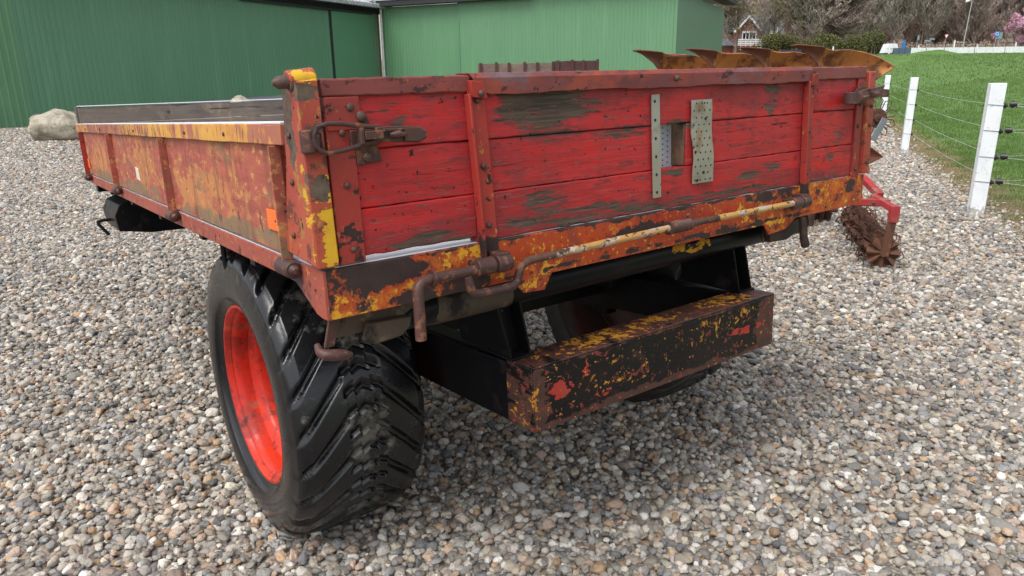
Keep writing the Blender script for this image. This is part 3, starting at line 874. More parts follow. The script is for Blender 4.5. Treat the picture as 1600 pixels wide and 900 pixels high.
# dry strip beside the gravel
sp = m.n('ShaderNodeSeparateXYZ'); m.l(m.co, sp.inputs[0])
dd = m.math('SUBTRACT', sp.outputs[0], m.math('MULTIPLY_ADD', sp.outputs[1], .398, 5.01 - .398 * 7.65))
dd = m.math('ADD', dd, m.math('MULTIPLY', m.math('SUBTRACT', m.noise(1.8, detail=7, rough=.7), .5), 1.5))
dry = m.step(dd, .6, 1.35, 1, 0)
earth = m.mix(m.step(m.noise(9, detail=8, rough=.7), .4, .6), (.20, .15, .075), (.10, .072, .045))
col = m.mix(dry, col, earth)
hill = m.step(m.math('ADD', sp.outputs[1], m.math('MULTIPLY', m.noise(.05), 20)), 120, 150)
col = m.mix(hill, col, (.30, .24, .19))
m.bump(m.noise(30, detail=6), .8, .05)
m.fin(col, .9)
M['field'] = m.mat
xs = np.concatenate([np.arange(-400, -60, 20), np.arange(-60, -10, 5), np.arange(-10, 30, 1.0), np.arange(30, 90, 4), np.arange(90, 520, 20)])
ys = np.concatenate([np.arange(-60, 0, 10), np.arange(0, 40, 1.0), np.arange(40, 130, 3), np.arange(130, 400, 8), np.arange(400, 901, 50)])
X, Y = np.meshgrid(xs, ys)
Z = gz(X, Y) + .02 * np.sin(X * 1.3) * np.sin(Y * .9) * (gz(X, Y) > .05)
nx, ny = len(xs), len(ys)
V = np.stack([X, Y, Z], -1).reshape(-1, 3)
i, j = np.meshgrid(np.arange(ny - 1), np.arange(nx - 1), indexing='ij')
F = np.stack([i * nx + j, i * nx + j + 1, (i + 1) * nx + j + 1, (i + 1) * nx + j], -1).reshape(-1, 4)
tag(raw_mesh('ground', V, F, M['field'], smooth=True), kind='structure')

# gravel bed sheet
m = NT('gravel_bed')
def vor(scale, feat='F1', out='Color'):
    x = m.n('ShaderNodeTexVoronoi', feature=feat); m.l(m.scl((1, 1, 1)), x.inputs['Vector'])
    x.inputs['Scale'].default_value = scale
    return x.outputs[out]
def stone_ramp(m, fac):
    r = m.n('ShaderNodeValToRGB'); r.color_ramp.interpolation = 'CONSTANT'
    cols = [(.41, .365, .29), (.28, .235, .18), (.52, .48, .41), (.20, .19, .175), (.38, .31, .23), (.45, .42, .37), (.26, .245, .22), (.42, .29, .20),
            (.54, .47, .36), (.13, .13, .13), (.33, .32, .30), (.62, .59, .53), (.36, .26, .20), (.44, .39, .32), (.24, .235, .235), (.40, .25, .13), (.48, .44, .39), (.31, .285, .245)]
    e = r.color_ramp.elements
    e[0].position = 0; e[0].color = (*cols[0], 1)
    e[1].position = 1 / len(cols); e[1].color = (*cols[1], 1)
    for k in range(2, len(cols)):
        q = e.new(k / len(cols)); q.color = (*cols[k], 1)
    m.put(r.inputs[0], fac)
    return r.outputs[0]
sx = m.n('ShaderNodeSeparateColor'); m.l(vor(30), sx.inputs[0])
col = stone_ramp(m, sx.outputs[0])
edge = vor(30, 'DISTANCE_TO_EDGE', 'Distance')
col = m.mix(m.step(edge, 0, .12, .65, 0), col, (.05, .045, .04))
col = m.mix(.35, col, (.06, .052, .045))
hh = m.math('SUBTRACT', 1.0, vor(30, 'F1', 'Distance'))
m.bump(hh, 1.0, .02)
m.fin(col, .75)
M['bed'] = m.mat
rr = random.Random(5)
edge_pts = [(1.6, -3), (2.75, 0.6), (3.9, 3.9), (4.75, 6.4), (5.3, 7.9), (5.95, 9.6), (6.7, 11.5), (7.9, 14.3), (9.2, 17.4), (10.9, 21.3), (12.8, 26), (14.5, 30.5), (17.5, 38), (19.5, 44)]
poly = []
for k in range(len(edge_pts) - 1):
    (xa, ya), (xb, yb) = edge_pts[k], edge_pts[k + 1]
    for q in range(14):
        t = q / 14
        poly.append((xa + (xb - xa) * t + rr.uniform(-.09, .09) + .12 * math.sin(k * 3 + q * .9), ya + (yb - ya) * t))
poly += [(19.5, 55), (-45, 55), (-45, -30), (1.6, -30)]
mb = MB(); mb.add([(a, b, .004) for a, b in poly], [tuple(range(len(poly)))])
gs = mb.build('gravel_yard', M['bed'])
tag(gs, kind='structure')
EX = np.array([p[1] for p in edge_pts]); EV = np.array([p[0] for p in edge_pts])
def edge_x(y): return np.interp(y, EX, EV)

# ------------------------------------------------------------------ pebbles (stuff, instanced inside geometry nodes)
m = NT('pebble_stone')
oi = m.n('ShaderNodeObjectInfo')
base = stone_ramp(m, oi.outputs['Random'])
v = m.math('FRACT', m.math('MULTIPLY', oi.outputs['Random'], 173.3))
bc = m.n('ShaderNodeHueSaturation'); m.l(base, bc.inputs['Color']); m.put(bc.inputs['Value'], m.math('MULTIPLY_ADD', v, .72, .46))
bc.inputs['Saturation'].default_value = .93
c2 = m.mix(m.step(m.noise(2.2, detail=8, rough=.7), .45, .65, 0, .35), bc.outputs[0], (.16, .14, .12))
c2 = m.mix(m.step(m.noise(7, detail=3), .62, .68, 0, .35), c2, (.42, .40, .36))
m.bump(m.noise(3.5, detail=6), .25, .1)
m.fin(c2, m.math('MULTIPLY_ADD', v, .25, .50))
M['pebble'] = m.mat

def ground_points():
    out = []
    def band(y0, y1, n_per, kx, smin, smax, zj):
        A = (y1 - y0)
        n = int(n_per * A * (kx * (y0 + y1) + 2.2))
        y = rng.uniform(y0, y1, n)
        hw = kx * y + 1.1
        x = rng.uniform(-1, 1, n) * hw
        # area weighting: keep with prob proportional to width
        k = rng.uniform(0, 1, n) < hw / (kx * y1 + 1.1)
        return x[k], y[k], rng.uniform(smin, smax, k.sum()), rng.uniform(-.004, zj, k.sum())
    for args in ((.7, 4.6, 900, .78, .0055, .0105, .012), (.7, 4.2, 3000, .78, .0098, .0178, .016), (4.2, 8, 1900, .76, .011, .020, .015), (8, 14, 1100, .76, .013, .023, .012), (14, 24, 330, .76, .018, .032, .010)):
        out.append(band(*args))
    return [np.concatenate([o[k] for o in out]) for k in range(4)]
gx, gy, gs_, gzj = ground_points()
dd = gx - edge_x(gy)
keep = (dd < 0) | (rng.uniform(0, 1, len(gx)) < np.exp(-np.maximum(dd, 0) / .12) * .6)
keep &= ~((dd > -.6) & (rng.uniform(0, 1, len(gx)) < .25))
gx, gy, gs_, gzj = gx[keep], gy[keep], gs_[keep], gzj[keep]
big = rng.uniform(0, 1, len(gx)) < .05
gs_ = np.where(big, gs_ * 1.4, gs_) * np.exp(rng.normal(0, .16, len(gx)))
npnt = len(gx)
me = bpy.data.meshes.new('pebbles')
me.vertices.add(npnt)
me.vertices.foreach_set('co', np.stack([gx, gy, gzj + gs_ * .25], -1).astype(np.float32).ravel())
def att(name, typ, data, key):
    a = me.attributes.new(name, typ, 'POINT'); a.data.foreach_set(key, data)
sc3 = np.stack([gs_ * rng.uniform(.85, 1.35, npnt), gs_ * rng.uniform(.7, 1.05, npnt), gs_ * rng.uniform(.5, .8, npnt)], -1)
ro3 = np.stack([rng.normal(0, .33, npnt), rng.normal(0, .33, npnt), rng.uniform(0, 6.283, npnt)], -1)
att('scl', 'FLOAT_VECTOR', sc3.astype(np.float32).ravel(), 'vector')
att('rot', 'FLOAT_VECTOR', ro3.astype(np.float32).ravel(), 'vector')
att('pick', 'INT', rng.integers(0, 12, npnt).astype(np.int32), 'value')
me.materials.append(M['pebble'])
peb = bpy.data.objects.new('pebbles', me); COL.objects.link(peb)
tag(peb, 'rounded mixed beige and grey pebbles covering the yard', 'gravel', kind='stuff')
ng = bpy.data.node_groups.new('pebble_scatter', 'GeometryNodeTree')
ng.interface.new_socket('Geometry', in_out='INPUT', socket_type='NodeSocketGeometry')
ng.interface.new_socket('Geometry', in_out='OUTPUT', socket_type='NodeSocketGeometry')
gi = ng.nodes.new('NodeGroupInput'); go = ng.nodes.new('NodeGroupOutput')
join = ng.nodes.new('GeometryNodeGeometryToInstance')
for k in range(12):
    ico = ng.nodes.new('GeometryNodeMeshIcoSphere'); ico.inputs['Radius'].default_value = 1; ico.inputs['Subdivisions'].default_value = 4
    sp = ng.nodes.new('GeometryNodeSetPosition')
    pos = ng.nodes.new('GeometryNodeInputPosition')
    off = ng.nodes.new('ShaderNodeVectorMath'); off.operation = 'ADD'; off.inputs[1].default_value = (k * 7.3, k * 3.1, k * 1.7)
    ng.links.new(pos.outputs[0], off.inputs[0])
    nz_ = ng.nodes.new('ShaderNodeTexNoise'); nz_.inputs['Scale'].default_value = .75 + .1 * (k % 4); nz_.inputs['Detail'].default_value = 2; nz_.inputs['Roughness'].default_value = .35
    ng.links.new(off.outputs[0], nz_.inputs['Vector'])
    vr = ng.nodes.new('ShaderNodeTexVoronoi'); vr.inputs['Scale'].default_value = .9 + .1 * (k % 3)
    ng.links.new(off.outputs[0], vr.inputs['Vector'])
    s1 = ng.nodes.new('ShaderNodeMath'); s1.operation = 'MULTIPLY_ADD'; s1.inputs[1].default_value = 1.05; s1.inputs[2].default_value = .50
    ng.links.new(nz_.outputs['Fac'], s1.inputs[0])
    s2 = ng.nodes.new('ShaderNodeMath'); s2.operation = 'MULTIPLY_ADD'; s2.inputs[1].default_value = -.16 if k % 2 else -.05
    ng.links.new(vr.outputs['Distance'], s2.inputs[0]); ng.links.new(s1.outputs[0], s2.inputs[2])
    vm = ng.nodes.new('ShaderNodeVectorMath'); vm.operation = 'SCALE'
    ng.links.new(pos.outputs[0], vm.inputs[0]); ng.links.new(s2.outputs[0], vm.inputs['Scale'])
    ng.links.new(ico.outputs['Mesh'], sp.inputs['Geometry']); ng.links.new(vm.outputs[0], sp.inputs['Position'])
    sm = ng.nodes.new('GeometryNodeSetShadeSmooth'); ng.links.new(sp.outputs[0], sm.inputs[0])
    mt = ng.nodes.new('GeometryNodeSetMaterial'); mt.inputs['Material'].default_value = M['pebble']; ng.links.new(sm.outputs[0], mt.inputs[0])
    ng.links.new(mt.outputs[0], join.inputs[0])
iop = ng.nodes.new('GeometryNodeInstanceOnPoints')
ng.links.new(gi.outputs[0], iop.inputs['Points']); ng.links.new(join.outputs[0], iop.inputs['Instance'])
iop.inputs['Pick Instance'].default_value = True
def na(nm, typ):
    a = ng.nodes.new('GeometryNodeInputNamedAttribute'); a.data_type = typ; a.inputs['Name'].default_value = nm
    return a.outputs['Attribute']
ng.links.new(na('pick', 'INT'), iop.inputs['Instance Index'])
e2r = ng.nodes.new('FunctionNodeEulerToRotation'); ng.links.new(na('rot', 'FLOAT_VECTOR'), e2r.inputs[0])
ng.links.new(e2r.outputs[0], iop.inputs['Rotation'])
ng.links.new(na('scl', 'FLOAT_VECTOR'), iop.inputs['Scale'])
ng.links.new(iop.outputs[0], go.inputs[0])
md = peb.modifiers.new('scatter', 'NODES'); md.node_group = ng

# ------------------------------------------------------------------ grass blades near the fence
m = NT('grass_blade')
at = m.n('ShaderNodeAttribute'); at.attribute_name = 'tint'
c = m.mix(at.outputs['Fac'], (.048, .105, .018), (.14, .215, .045))
c = m.mix(m.step(at.outputs['Fac'], .93, .95), c, (.30, .24, .10))
m.fin(c, .55, spec=.3)
M['blade'] = m.mat
def blades(x, y, h, wd):
    n = len(x)
    z = gz(x, y)
    a = rng.uniform(0, 6.283, n); b = rng.uniform(0, 6.283, n)
    lean = rng.uniform(.1, .7, n) * h
    dx, dy = np.cos(a) * wd, np.sin(a) * wd
    P0 = np.stack([x - dx, y - dy, z - .005], -1); P1 = np.stack([x + dx, y + dy, z - .005], -1)
    mx = x + np.cos(b) * lean * .35; my = y + np.sin(b) * lean * .35
    P2 = np.stack([mx + dx * .7, my + dy * .7, z + h * .6], -1); P3 = np.stack([mx - dx * .7, my - dy * .7, z + h * .6], -1)
    P4 = np.stack([x + np.cos(b) * lean, y + np.sin(b) * lean, z + h], -1)
    V = np.stack([P0, P1, P2, P3, P4], 1).reshape(-1, 3)
    k = np.arange(n)[:, None] * 5
    F = np.concatenate([k + [0, 1, 2], k + [0, 2, 3], k + [3, 2, 4]], 0)
    return V, F, np.repeat(np.clip(rng.normal(.45, .2, n) , 0, .9), 5)
gxs, gys, ghs, gws = [], [], [], []
for y0, y1, dens, h, wd, wx in ((6.2, 10, 2600, .055, .0022, 7), (10, 15, 1400, .06, .0035, 9), (15, 26, 450, .07, .006, 14), (26, 45, 110, .09, .012, 26), (45, 98, 12, .12, .03, 60)):
    n = int(dens * (y1 - y0) * wx)
    y = rng.uniform(y0, y1, n); x = edge_x(np.minimum(y, 43)) + (y > 43) * (y - 43) * .3 + rng.uniform(-.15, wx, n)
    d = x - edge_x(y)
    cl = .5 + .5 * np.sin(x * 5.1 + 2 * np.sin(y * 3.3)) * np.sin(y * 4.3 + 1.7 * np.sin(x * 2.9))
    keep = (rng.uniform(0, 1, n) < sst(d + .7 * (cl - .5), .1, 1.1)) & (rng.uniform(0, 1, n) < .35 + .65 * cl) & (x < .78 * y + 1.5)
    x, y, cl = x[keep], y[keep], cl[keep]
    gxs.append(x); gys.append(y); ghs.append(h * rng.uniform(.5, 1.2, len(x)) * (.6 + .6 * cl)); gws.append(np.full(len(x), wd))
V, F, T = blades(*[np.concatenate(q) for q in (gxs, gys, ghs, gws)])
# dry straw-coloured tufts along the edge
n = 16000
y = rng.uniform(6, 26, n); x = edge_x(y) + np.abs(rng.normal(0, .55, n)) - .1
V2, F2, T2 = blades(x, y, rng.uniform(.01, .04, n), np.full(n, .003))
V = np.concatenate([V, V2]); F = np.concatenate([F, F2 + (len(V) - len(V2))]); T = np.concatenate([T, np.full(len(T2), 1.0)])
tag(raw_mesh('grass', V, F, M['blade'], colors=T), 'short bright green grass growing in the paddock', 'grass', kind='stuff')

# small molehill-like grassy mound at the far end
def mound(cx, cy, rx, ry, h, name, mat, lab):
    n = 28; vs = []; fs = []
    for i in range(n + 1):
        for j in range(n + 1):
            u, v = -1 + 2 * i / n, -1 + 2 * j / n
            r = math.hypot(u, v)
            x, y = cx + u * rx, cy + v * ry
            vs.append((x, y, gzs(x, y) - .05 + h * max(0, math.cos(min(r, 1) * math.pi) * .5 + .5) * (1 + .12 * math.sin(u * 9) * math.cos(v * 7))))
    for i in range(n):
        for j in range(n):
            a = i * (n + 1) + j
            fs.append((a, a + n + 1, a + n + 2, a + 1))
    b = MB(); b.add(vs, fs)
    o = b.build(name, mat, smooth=80)
    tag(o, kind='structure')
mound(54.2, 96, 4.6, 3, .60, 'grass_hill', M['field'], '')

# ------------------------------------------------------------------ paddock fence
M['white'] = worn('white_fence_paint', (.76, .78, .80), (.68, .71, .74), [dict(c=(.55, .56, .52), s=7, st=(1, 1, .25), t=.58, w=.06, depth=0, a=.6), dict(c=(.34, .31, .22), s=16, t=.62, w=.05, depth=0, a=.7, gain=.4, spots=[((0, 0, .02), (.5, .5, .12))]), dict(c=(.3, .28, .25), s=40, t=.68, w=.015)], rough=.5, seed=61)
M['ins'] = simple('black_plastic', (.012, .012, .013), .4)
M['wire'] = simple('pale_fence_wire', (.55, .56, .55), .45, .2)
def fpost():
    p = empty('fence_post')
    b = MB()
    b.prism([(-.085, -.055), (.085, -.055), (.085, .055), (-.085, .055)], 2, -.3, 1.40)
    b.build('post', M['white'], p, bevel=.006)
    for z in (.385, .645, .915, 1.175):
        q = MB()
        q.cyl((.086, -.03, z), (.105, -.03, z), .019, 10); q.cyl((.105, -.03, z), (.112, -.03, z), .030, 12); q.cyl((.112, -.03, z), (.135, -.03, z), .017, 10)
        q.tube([(-.087, -.057, z + .012), (0, -.060, z + .008), (.088, -.057, z)], .0022, 5)
        q.build('insulator', M['ins'], p)
    return p
f0 = fpost()
fp = [(5.02, 7.66), (7.41, 13.66), (9.93, 19.6), (12.5, 25.8)]
flab = ['white square fence post nearest the camera, with a double row of black insulators', 'white fence post second from the camera at the gravel edge', 'third white fence post, partly hidden behind the tip of the rusty plough', 'fourth white fence post, a sliver visible beside the trailer corner']
for k, (x, y) in enumerate(fp):
    o = f0 if k == 0 else copy_tree(f0)
    o.location = (x, y, gzs(x, y)); o.rotation_euler.z = R(-20 if k else -16)
    if k == 0: o.scale = (.84, 1, 1)
    else: o.scale = (.72, 1, 1)
    tag(o, flab[k], 'fence post', 'white posts of the paddock fence')
for z in (.385, .645, .915, 1.175):            # second row on the corner post, for the wires that turn off
    q = MB()
    q.cyl((.15, -.045, z + .015), (.225, -.06, z + .015), .026, 10); q.cyl((.17, -.045, z + .015), (.20, -.055, z + .015), .036, 12)
    q.build('corner_insulator', M['ins'], f0)
wm = []
def wire(pts, sag, r=.0022, nm='fence_wire'):
    out = []
    for k in range(len(pts) - 1):
        a, b = Vector(pts[k]), Vector(pts[k + 1])
        for i in range(16):
            t = i / 16
            p = a.lerp(b, t); p.z -= sag * 4 * t * (1 - t); out.append(p)
    out.append(Vector(pts[-1]))
    b = MB(); b.tube(out, r, 5); return b.build(nm, M['wire'])
for k, z in enumerate((.385, .645, .915, 1.175)):
    nm = ('lowest', 'second lowest', 'second highest', 'highest')[k]
    o = wire([(9.0, 5.4, z - .25), (5.17, 7.62, z), (7.50, 13.62, z), (10.02, 19.6, z), (12.59, 25.8, z)], .035)
    tag(o, nm + ' thin wire strung along the white paddock fence posts', 'wire', 'wires of the paddock fence')
    o = wire([(5.20, 7.60, z + .012), (10.5, 9.2, z + .05)], .02)
    tag(o, nm + ' thin wire leaving the nearest fence post to the right', 'wire', 'wires turning off at the nearest post')

def farpost(x, y, h, lab):
    b = MB(); z = gzs(x, y)
    b.prism([(-.07, -.07), (.07, -.07), (.07, .07), (-.07, .07)], 2, -.2, h)
    b.hexa([(-.09, -.09, h), (.09, -.09, h), (.09, .09, h), (-.09, .09, h)], [(-.02, -.02, h + .08), (.02, -.02, h + .08), (.02, .02, h + .08), (-.02, .02, h + .08)])
    o = b.build('fence_post', M['white'], bevel=.01); o.location = (x, y, z)
    tag(o, lab, 'fence post', 'far white posts behind the grass')

# ------------------------------------------------------------------ buildings
def cladding_mat(name, c, c2, rust=0.0):
    m = NT(name)
    col = m.mix(m.step(m.noise(.5, st=(1, 1, .25), detail=6), .35, .68), c, c2)
    col = m.mix(m.step(m.noise(2.2, st=(1, 1, .12), detail=6), .5, .75, 0, .5), col, tuple(q * 1.25 for q in c2))
    col = m.mix(m.step(m.noise(3, detail=9, rough=.75), .64, .68, 0, .35), col, tuple(q * .55 for q in c))
    m.bump(m.noise(2.5, detail=4), .08, .02)
    return m.fin(col, .45)
M['clad'] = cladding_mat('green_cladding', (.090, .225, .128), (.100, .242, .138))
M['clad2'] = cladding_mat('lighter_green_cladding', (.100, .232, .118), (.108, .246, .126))
M['clad3'] = simple('plain_green_sheet', (.085, .225, .125), .4, c2=(.09, .235, .13), s=1.5)
M['conc'] = simple('pale_concrete', (.34, .35, .36), .85, c2=(.26, .27, .28), s=4, bump=.2)
M['eave'] = simple('dark_eave', (.02, .021, .024), .7)
M['roofm'] = simple('fibre_cement_roof', (.40, .42, .44), .8, c2=(.26, .27, .28), s=5)
M['pipe'] = simple('white_downpipe', (.62, .66, .67), .4)
def corrugated(x0, x1, z0, z1, y=0.0, pitch=.22, dep=.035, flat=.55, z0b=None):
    """wall sheet in local x/z facing -y"""
    b = MB(); pts = []
    x = x0
    while x < x1 - 1e-6:
        for fx, dy in ((0, 0), (flat, 0), (flat + .1, dep), (.9, dep)):
            if x + fx * pitch < x1: pts.append((x + fx * pitch, y + dy))
        x += pitch
    pts.append((x1, y))
    n = len(pts)
    zb_ = z0 if z0b is None else z0b
    vs = [(a, c, z0 + (zb_ - z0) * (a - pts[0][0]) / (pts[-1][0] - pts[0][0])) for a, c in pts] + [(a, c, z1) for a, c in pts]
    b.add(vs, [(i, i + 1, n + i + 1, n + i) for i in range(n - 1)])
    return b
# dark green shed: local x runs along the wall, y inwards
ang1 = math.atan2(.905, .426)
shed = empty('green_shed', (-16.46, 25.48, 0), ang1)
tag(shed, 'dark green corrugated shed with sliding door and concrete base on the left', 'shed')
Lw = 21.0
corrugated(.0, 16.4, .42, 5.2, dep=.020, z0b=.78).build('wall', M['clad'], shed, smooth=20)
b = MB(); b.prism([(-.02, -.2), (Lw, -.2), (Lw, .86), (-.02, .50)], 1, .03, .2); b.build('plinth', M['conc'], shed)
corrugated(20.2, 20.95, .52, 5.2, pitch=.24, dep=.05).build('wall', M['clad2'], shed, smooth=20)
# sliding door
b = MB(); b.box(16.55, 20.1, -.09, -.03, .70, 4.86)
dr = b.build('sliding_door', M['clad3'], shed, bevel=.01)
b = MB(); b.box(16.40, 16.55, -.04, .1, .42, 5.1); b.build('door_jamb', M['eave'], shed)
b = MB(); b.box(10.2, 20.1, -.20, -.06, 4.84, 4.95); b.build('door_rail', M['eave'], shed, bevel=.01)
b = MB(); b.box(-.3, Lw + .1, -.62, .05, 5.16, 5.22); b.box(10.0, Lw, -.06, -.01, 4.92, 5.16); b.build('soffit_with_shade_strip', M['eave'], shed)  # lower box is a dark strip painting the shade under the eave
# annex that comes forward, cladding down to the ground
b = corrugated(.0, 7.2, .0, 6.2, pitch=.22, dep=.045)
ax_ = b.build('annex_wall', M['clad2'], shed, smooth=20); ax_.rotation_euler.z = R(180 - 12); ax_.location = (0, -.02, 0)  # lighter green here paints in the stronger light on this facing
b = MB()
n = 120
vs = []
for i in range(n + 1):
    y = -.3 + (Lw + .5) * i / n
for k in range(0, 240):
    x = -.3 + (Lw + .4) * k / 239
    zz = .035 * math.sin(x * 2 * math.pi / .30)
    vs += [(x, -.62, 5.30 + zz), (x, 6.0, 7.8 + zz), (x, -.62, 5.335 + zz), (x, 6.0, 7.835 + zz)]
fs = []
for k in range(239):
    a = k * 4; c = a + 4
    fs += [(a, c, c + 1, a + 1), (a + 2, a + 3, c + 3, c + 2), (a, a + 2, c + 2, c)]
b.add(vs, fs); b.build('roof', M['roofm'], shed, smooth=60)
b = MB()
for k in range(int((Lw + .6) / .30)):
    b.box(-.3 + k * .30, -.3 + k * .30 + .27, -.78, -.625, 5.17, 5.40)
b.build('roof_edge', M['roofm'], shed, bevel=.03)
b = MB(); b.box(.0, Lw, .2, 12, 0, 5.15); b.build('body', M['eave'], shed)
# lighter green barn
ang2 = math.atan2(-.426, .905)
barn = empty('green_barn', (-7.35, 43.9, 0), ang2)
tag(barn, 'lighter green metal barn with dark eaves behind the trailer', 'barn')
LB = 17.0
corrugated(.0, LB * .302, .0, 5.25, pitch=.2, dep=.008).build('wall', M['clad2'], barn, smooth=20)
corrugated(LB * .302 + .05, LB, .0, 5.25, y=-.10, pitch=.2, dep=.013).build('sliding_door', M['clad2'], barn, smooth=20)
b = MB(); b.box(LB * .302 - .03, LB * .302 + .06, -.13, .02, .0, 5.25); b.build('door_post', M['clad3'], barn)
b = MB(); b.box(LB, LB + .06, -.11, 13, .0, 5.25); b.build('side_wall', M['clad3'], barn)
b = MB(); b.box(LB - .04, LB + .075, -.14, -.10, .0, 5.25); b.build('corner_trim', M['clad2'], barn)
b = MB(); b.box(-.6, LB * .56, -.55, .1, 5.27, 5.62); b.build('eave', M['eave'], barn)
b = MB(); b.box(LB * .56, LB + .5, -.45, .1, 5.75, 5.95); b.box(LB * .56, LB, -.02, .1, 5.25, 5.75); b.box(LB + .05, LB + .85, -.45, 13, 5.5, 5.75); b.build('eave', M['eave'], barn)
b = MB(); b.prism([(-.6, 5.63), (7, 7.6), (14, 5.96), (14, 5.7), (7, 7.3), (-.6, 5.55)], 0, -.6, LB + .5); b.build('roof', M['roofm'], barn)
b = MB(); b.tube([(.10, -.9, 5.62), (.10, -.55, 5.45), (.14, -.16, 5.15), (.14, -.14, .1)], .065, 10); b.build('downpipe', M['pipe'], barn)

# boulders
def boulder(c, r, seed, lab):
    import bmesh
    bm = bmesh.new(); bmesh.ops.create_icosphere(bm, subdivisions=5, radius=1)
    from mathutils import noise as mn
    for v in bm.verts:
        p = v.co.copy()
        k = 1 + .32 * mn.noise(p * .9 + Vector((seed, 0, 0))) + .10 * mn.noise(p * 2.4 + Vector((0, seed, 0))) + .03 * mn.noise(p * 7)
        v.co = Vector((p.x * r[0], p.y * r[1], p.z * r[2])) * k
    for f in bm.faces: f.smooth = True
    me = bpy.data.meshes.new('boulder'); bm.to_mesh(me); bm.free(); me.materials.append(M['rock'])
    o = bpy.data.objects.new('boulder', me); o.location = c; COL.objects.link(o)
    tag(o, lab, 'boulder', 'field boulders along the green shed')
M['rock'] = worn('field_stone', (.40, .36, .28), (.33, .295, .225), [dict(c=(.24, .21, .16), s=4, t=.52, w=.08, depth=.2, a=.7), dict(c=(.12, .11, .10), s=2.5, st=(1, 1, 2.5), t=.64, w=.01, depth=.6, d=10), dict(c=(.2, .18, .15), s=14, t=.60, w=.05, depth=.2), dict(c=(.45, .43, .37), s=3, t=.6, w=.06, depth=0)], rough=.85, seed=21, bumpy=.6)
boulder((-11.85, 19.3, .34), (.66, .52, .44), 3.1, 'large smooth beige boulder lying by the concrete base of the shed')
boulder((-9.25, 25.6, .36), (.50, .42, .50), 5.7, 'small beige boulder peeking over the headboard of the trailer')

# ------------------------------------------------------------------ reversible plough behind the trailer
M['plate'] = worn('rusty_orange_plate', (.40, .17, .045), (.31, .12, .035), [dict(c=(.13, .05, .025), s=4, t=.54, w=.08, depth=0), dict(c=(.42, .22, .08), s=16, t=.66, w=.03, depth=0)], rough=.5, seed=31)
M['plate_dk'] = worn('shaded_rust_plate', (.13, .042, .022), (.10, .035, .02), [dict(c=(.22, .09, .03), s=8, t=.6, w=.05)], rough=.6, seed=32)  # rust darkened to paint in the shading of the differently facing tail
M['mach_red'] = worn('faded_machine_red', (.34, .030, .034), (.27, .036, .034), [dict(c=(.30, .14, .10), c2=(.2, .08, .06), s=7, t=.54, w=.05, depth=0), dict(c=(.12, .05, .035), s=14, t=.66, w=.02)], rough=.5, seed=33)
M['rusty'] = worn('deep_rust_iron', (.115, .052, .032), (.075, .036, .026), [dict(c=(.24, .10, .045), s=12, t=.62, w=.04), dict(c=(.035, .02, .018), s=10, t=.60, w=.05)], rough=.8, seed=34)
plough = empty('plough', (2.5, 7.2, 0))
tag(plough, 'reversible plough with curved rusty orange mouldboards rising behind the tailgate', 'plough')
PO = Vector((2.5, 7.2, 0))
top_k = [(0, 0), (.06, .006), (.30, -.018), (.36, -.038), (.42, -.048), (.60, -.042), (.74, -.066), (.88, -.118), (1.0, -.200)]
bot_k = [(0, -.004), (.10, -.042), (.22, -.125), (.32, -.25), (.42, -.38), (.60, -.47), (.75, -.42), (.88, -.30), (1.0, -.205)]
def kk(tab, u): return float(np.interp(u, [a for a, b in tab], [b for a, b in tab]))
def mouldboard(ox, oy, oz, flip, yaw=0.0):
    NU, NV = 40, 12
    vs = []; fs = []
    for i in range(NU + 1):
        u = i / NU
        t, b_ = kk(top_k, u), kk(bot_k, u)
        for j in range(NV + 1):
            v = j / NV
            z = t + (b_ - t) * v
            y = .11 * math.sin(math.pi * min(1, max(0, (u - .27) / .72))) - .05 * (1 - v) ** 1.5 * max(0, 1 - abs(u - .15) / .3) + .09 * math.sin(math.pi * v) * (t - b_) / .4
            x = .97 * u
            x2 = x * math.cos(yaw) - y * math.sin(yaw); y2 = x * math.sin(yaw) + y * math.cos(yaw)
            vs.append((ox + x2 - PO.x, oy + y2 - PO.y, oz + z if not flip else 2.30 - (oz + z)))
    for i in range(NU):
        for j in range(NV):
            a = i * (NV + 1) + j
            fs.append((a, a + 1, a + NV + 2, a + NV + 1))
    b = MB(); cut = 13 * NV
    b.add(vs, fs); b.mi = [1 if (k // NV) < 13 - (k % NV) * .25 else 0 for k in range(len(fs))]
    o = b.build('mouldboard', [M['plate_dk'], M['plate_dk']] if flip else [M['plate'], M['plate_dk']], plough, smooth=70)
    sd_ = o.modifiers.new('thick', 'SOLIDIFY'); sd_.thickness = .010
    if not flip:
        for u, dz in ((.86, -.185), (.94, -.19)):
            q = MB()
            q.dome((ox + .97 * u - PO.x, oy + .11 * math.sin(math.pi * min(1, (u - .27) / .72)) - PO.y - .004, oz + dz), (0, -1, 0), .014, .012)
            q.build('bolt', M['galv'], o)
    return o
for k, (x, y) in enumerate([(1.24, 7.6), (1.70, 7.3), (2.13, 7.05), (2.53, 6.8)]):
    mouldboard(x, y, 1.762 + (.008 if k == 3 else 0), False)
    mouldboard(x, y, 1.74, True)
    q = MB()
    q.prism([(x + .42 - PO.x, 1.735), (x + .56 - PO.x, 1.73), (x + .50 - PO.x, 1.45), (x + .42 - PO.x, 1.20)], 1, y + .40 - PO.y, y + .44 - PO.y)
    q.prism([(x + .30 - PO.x, 1.15), (x + .40 - PO.x, .85), (x + .46 - PO.x, .62), (x + .26 - PO.x, .61)], 1, y + .40 - PO.y, y + .44 - PO.y)
    q.build('plough_leg', M['mach_red'], plough, bevel=.004)
q = MB()
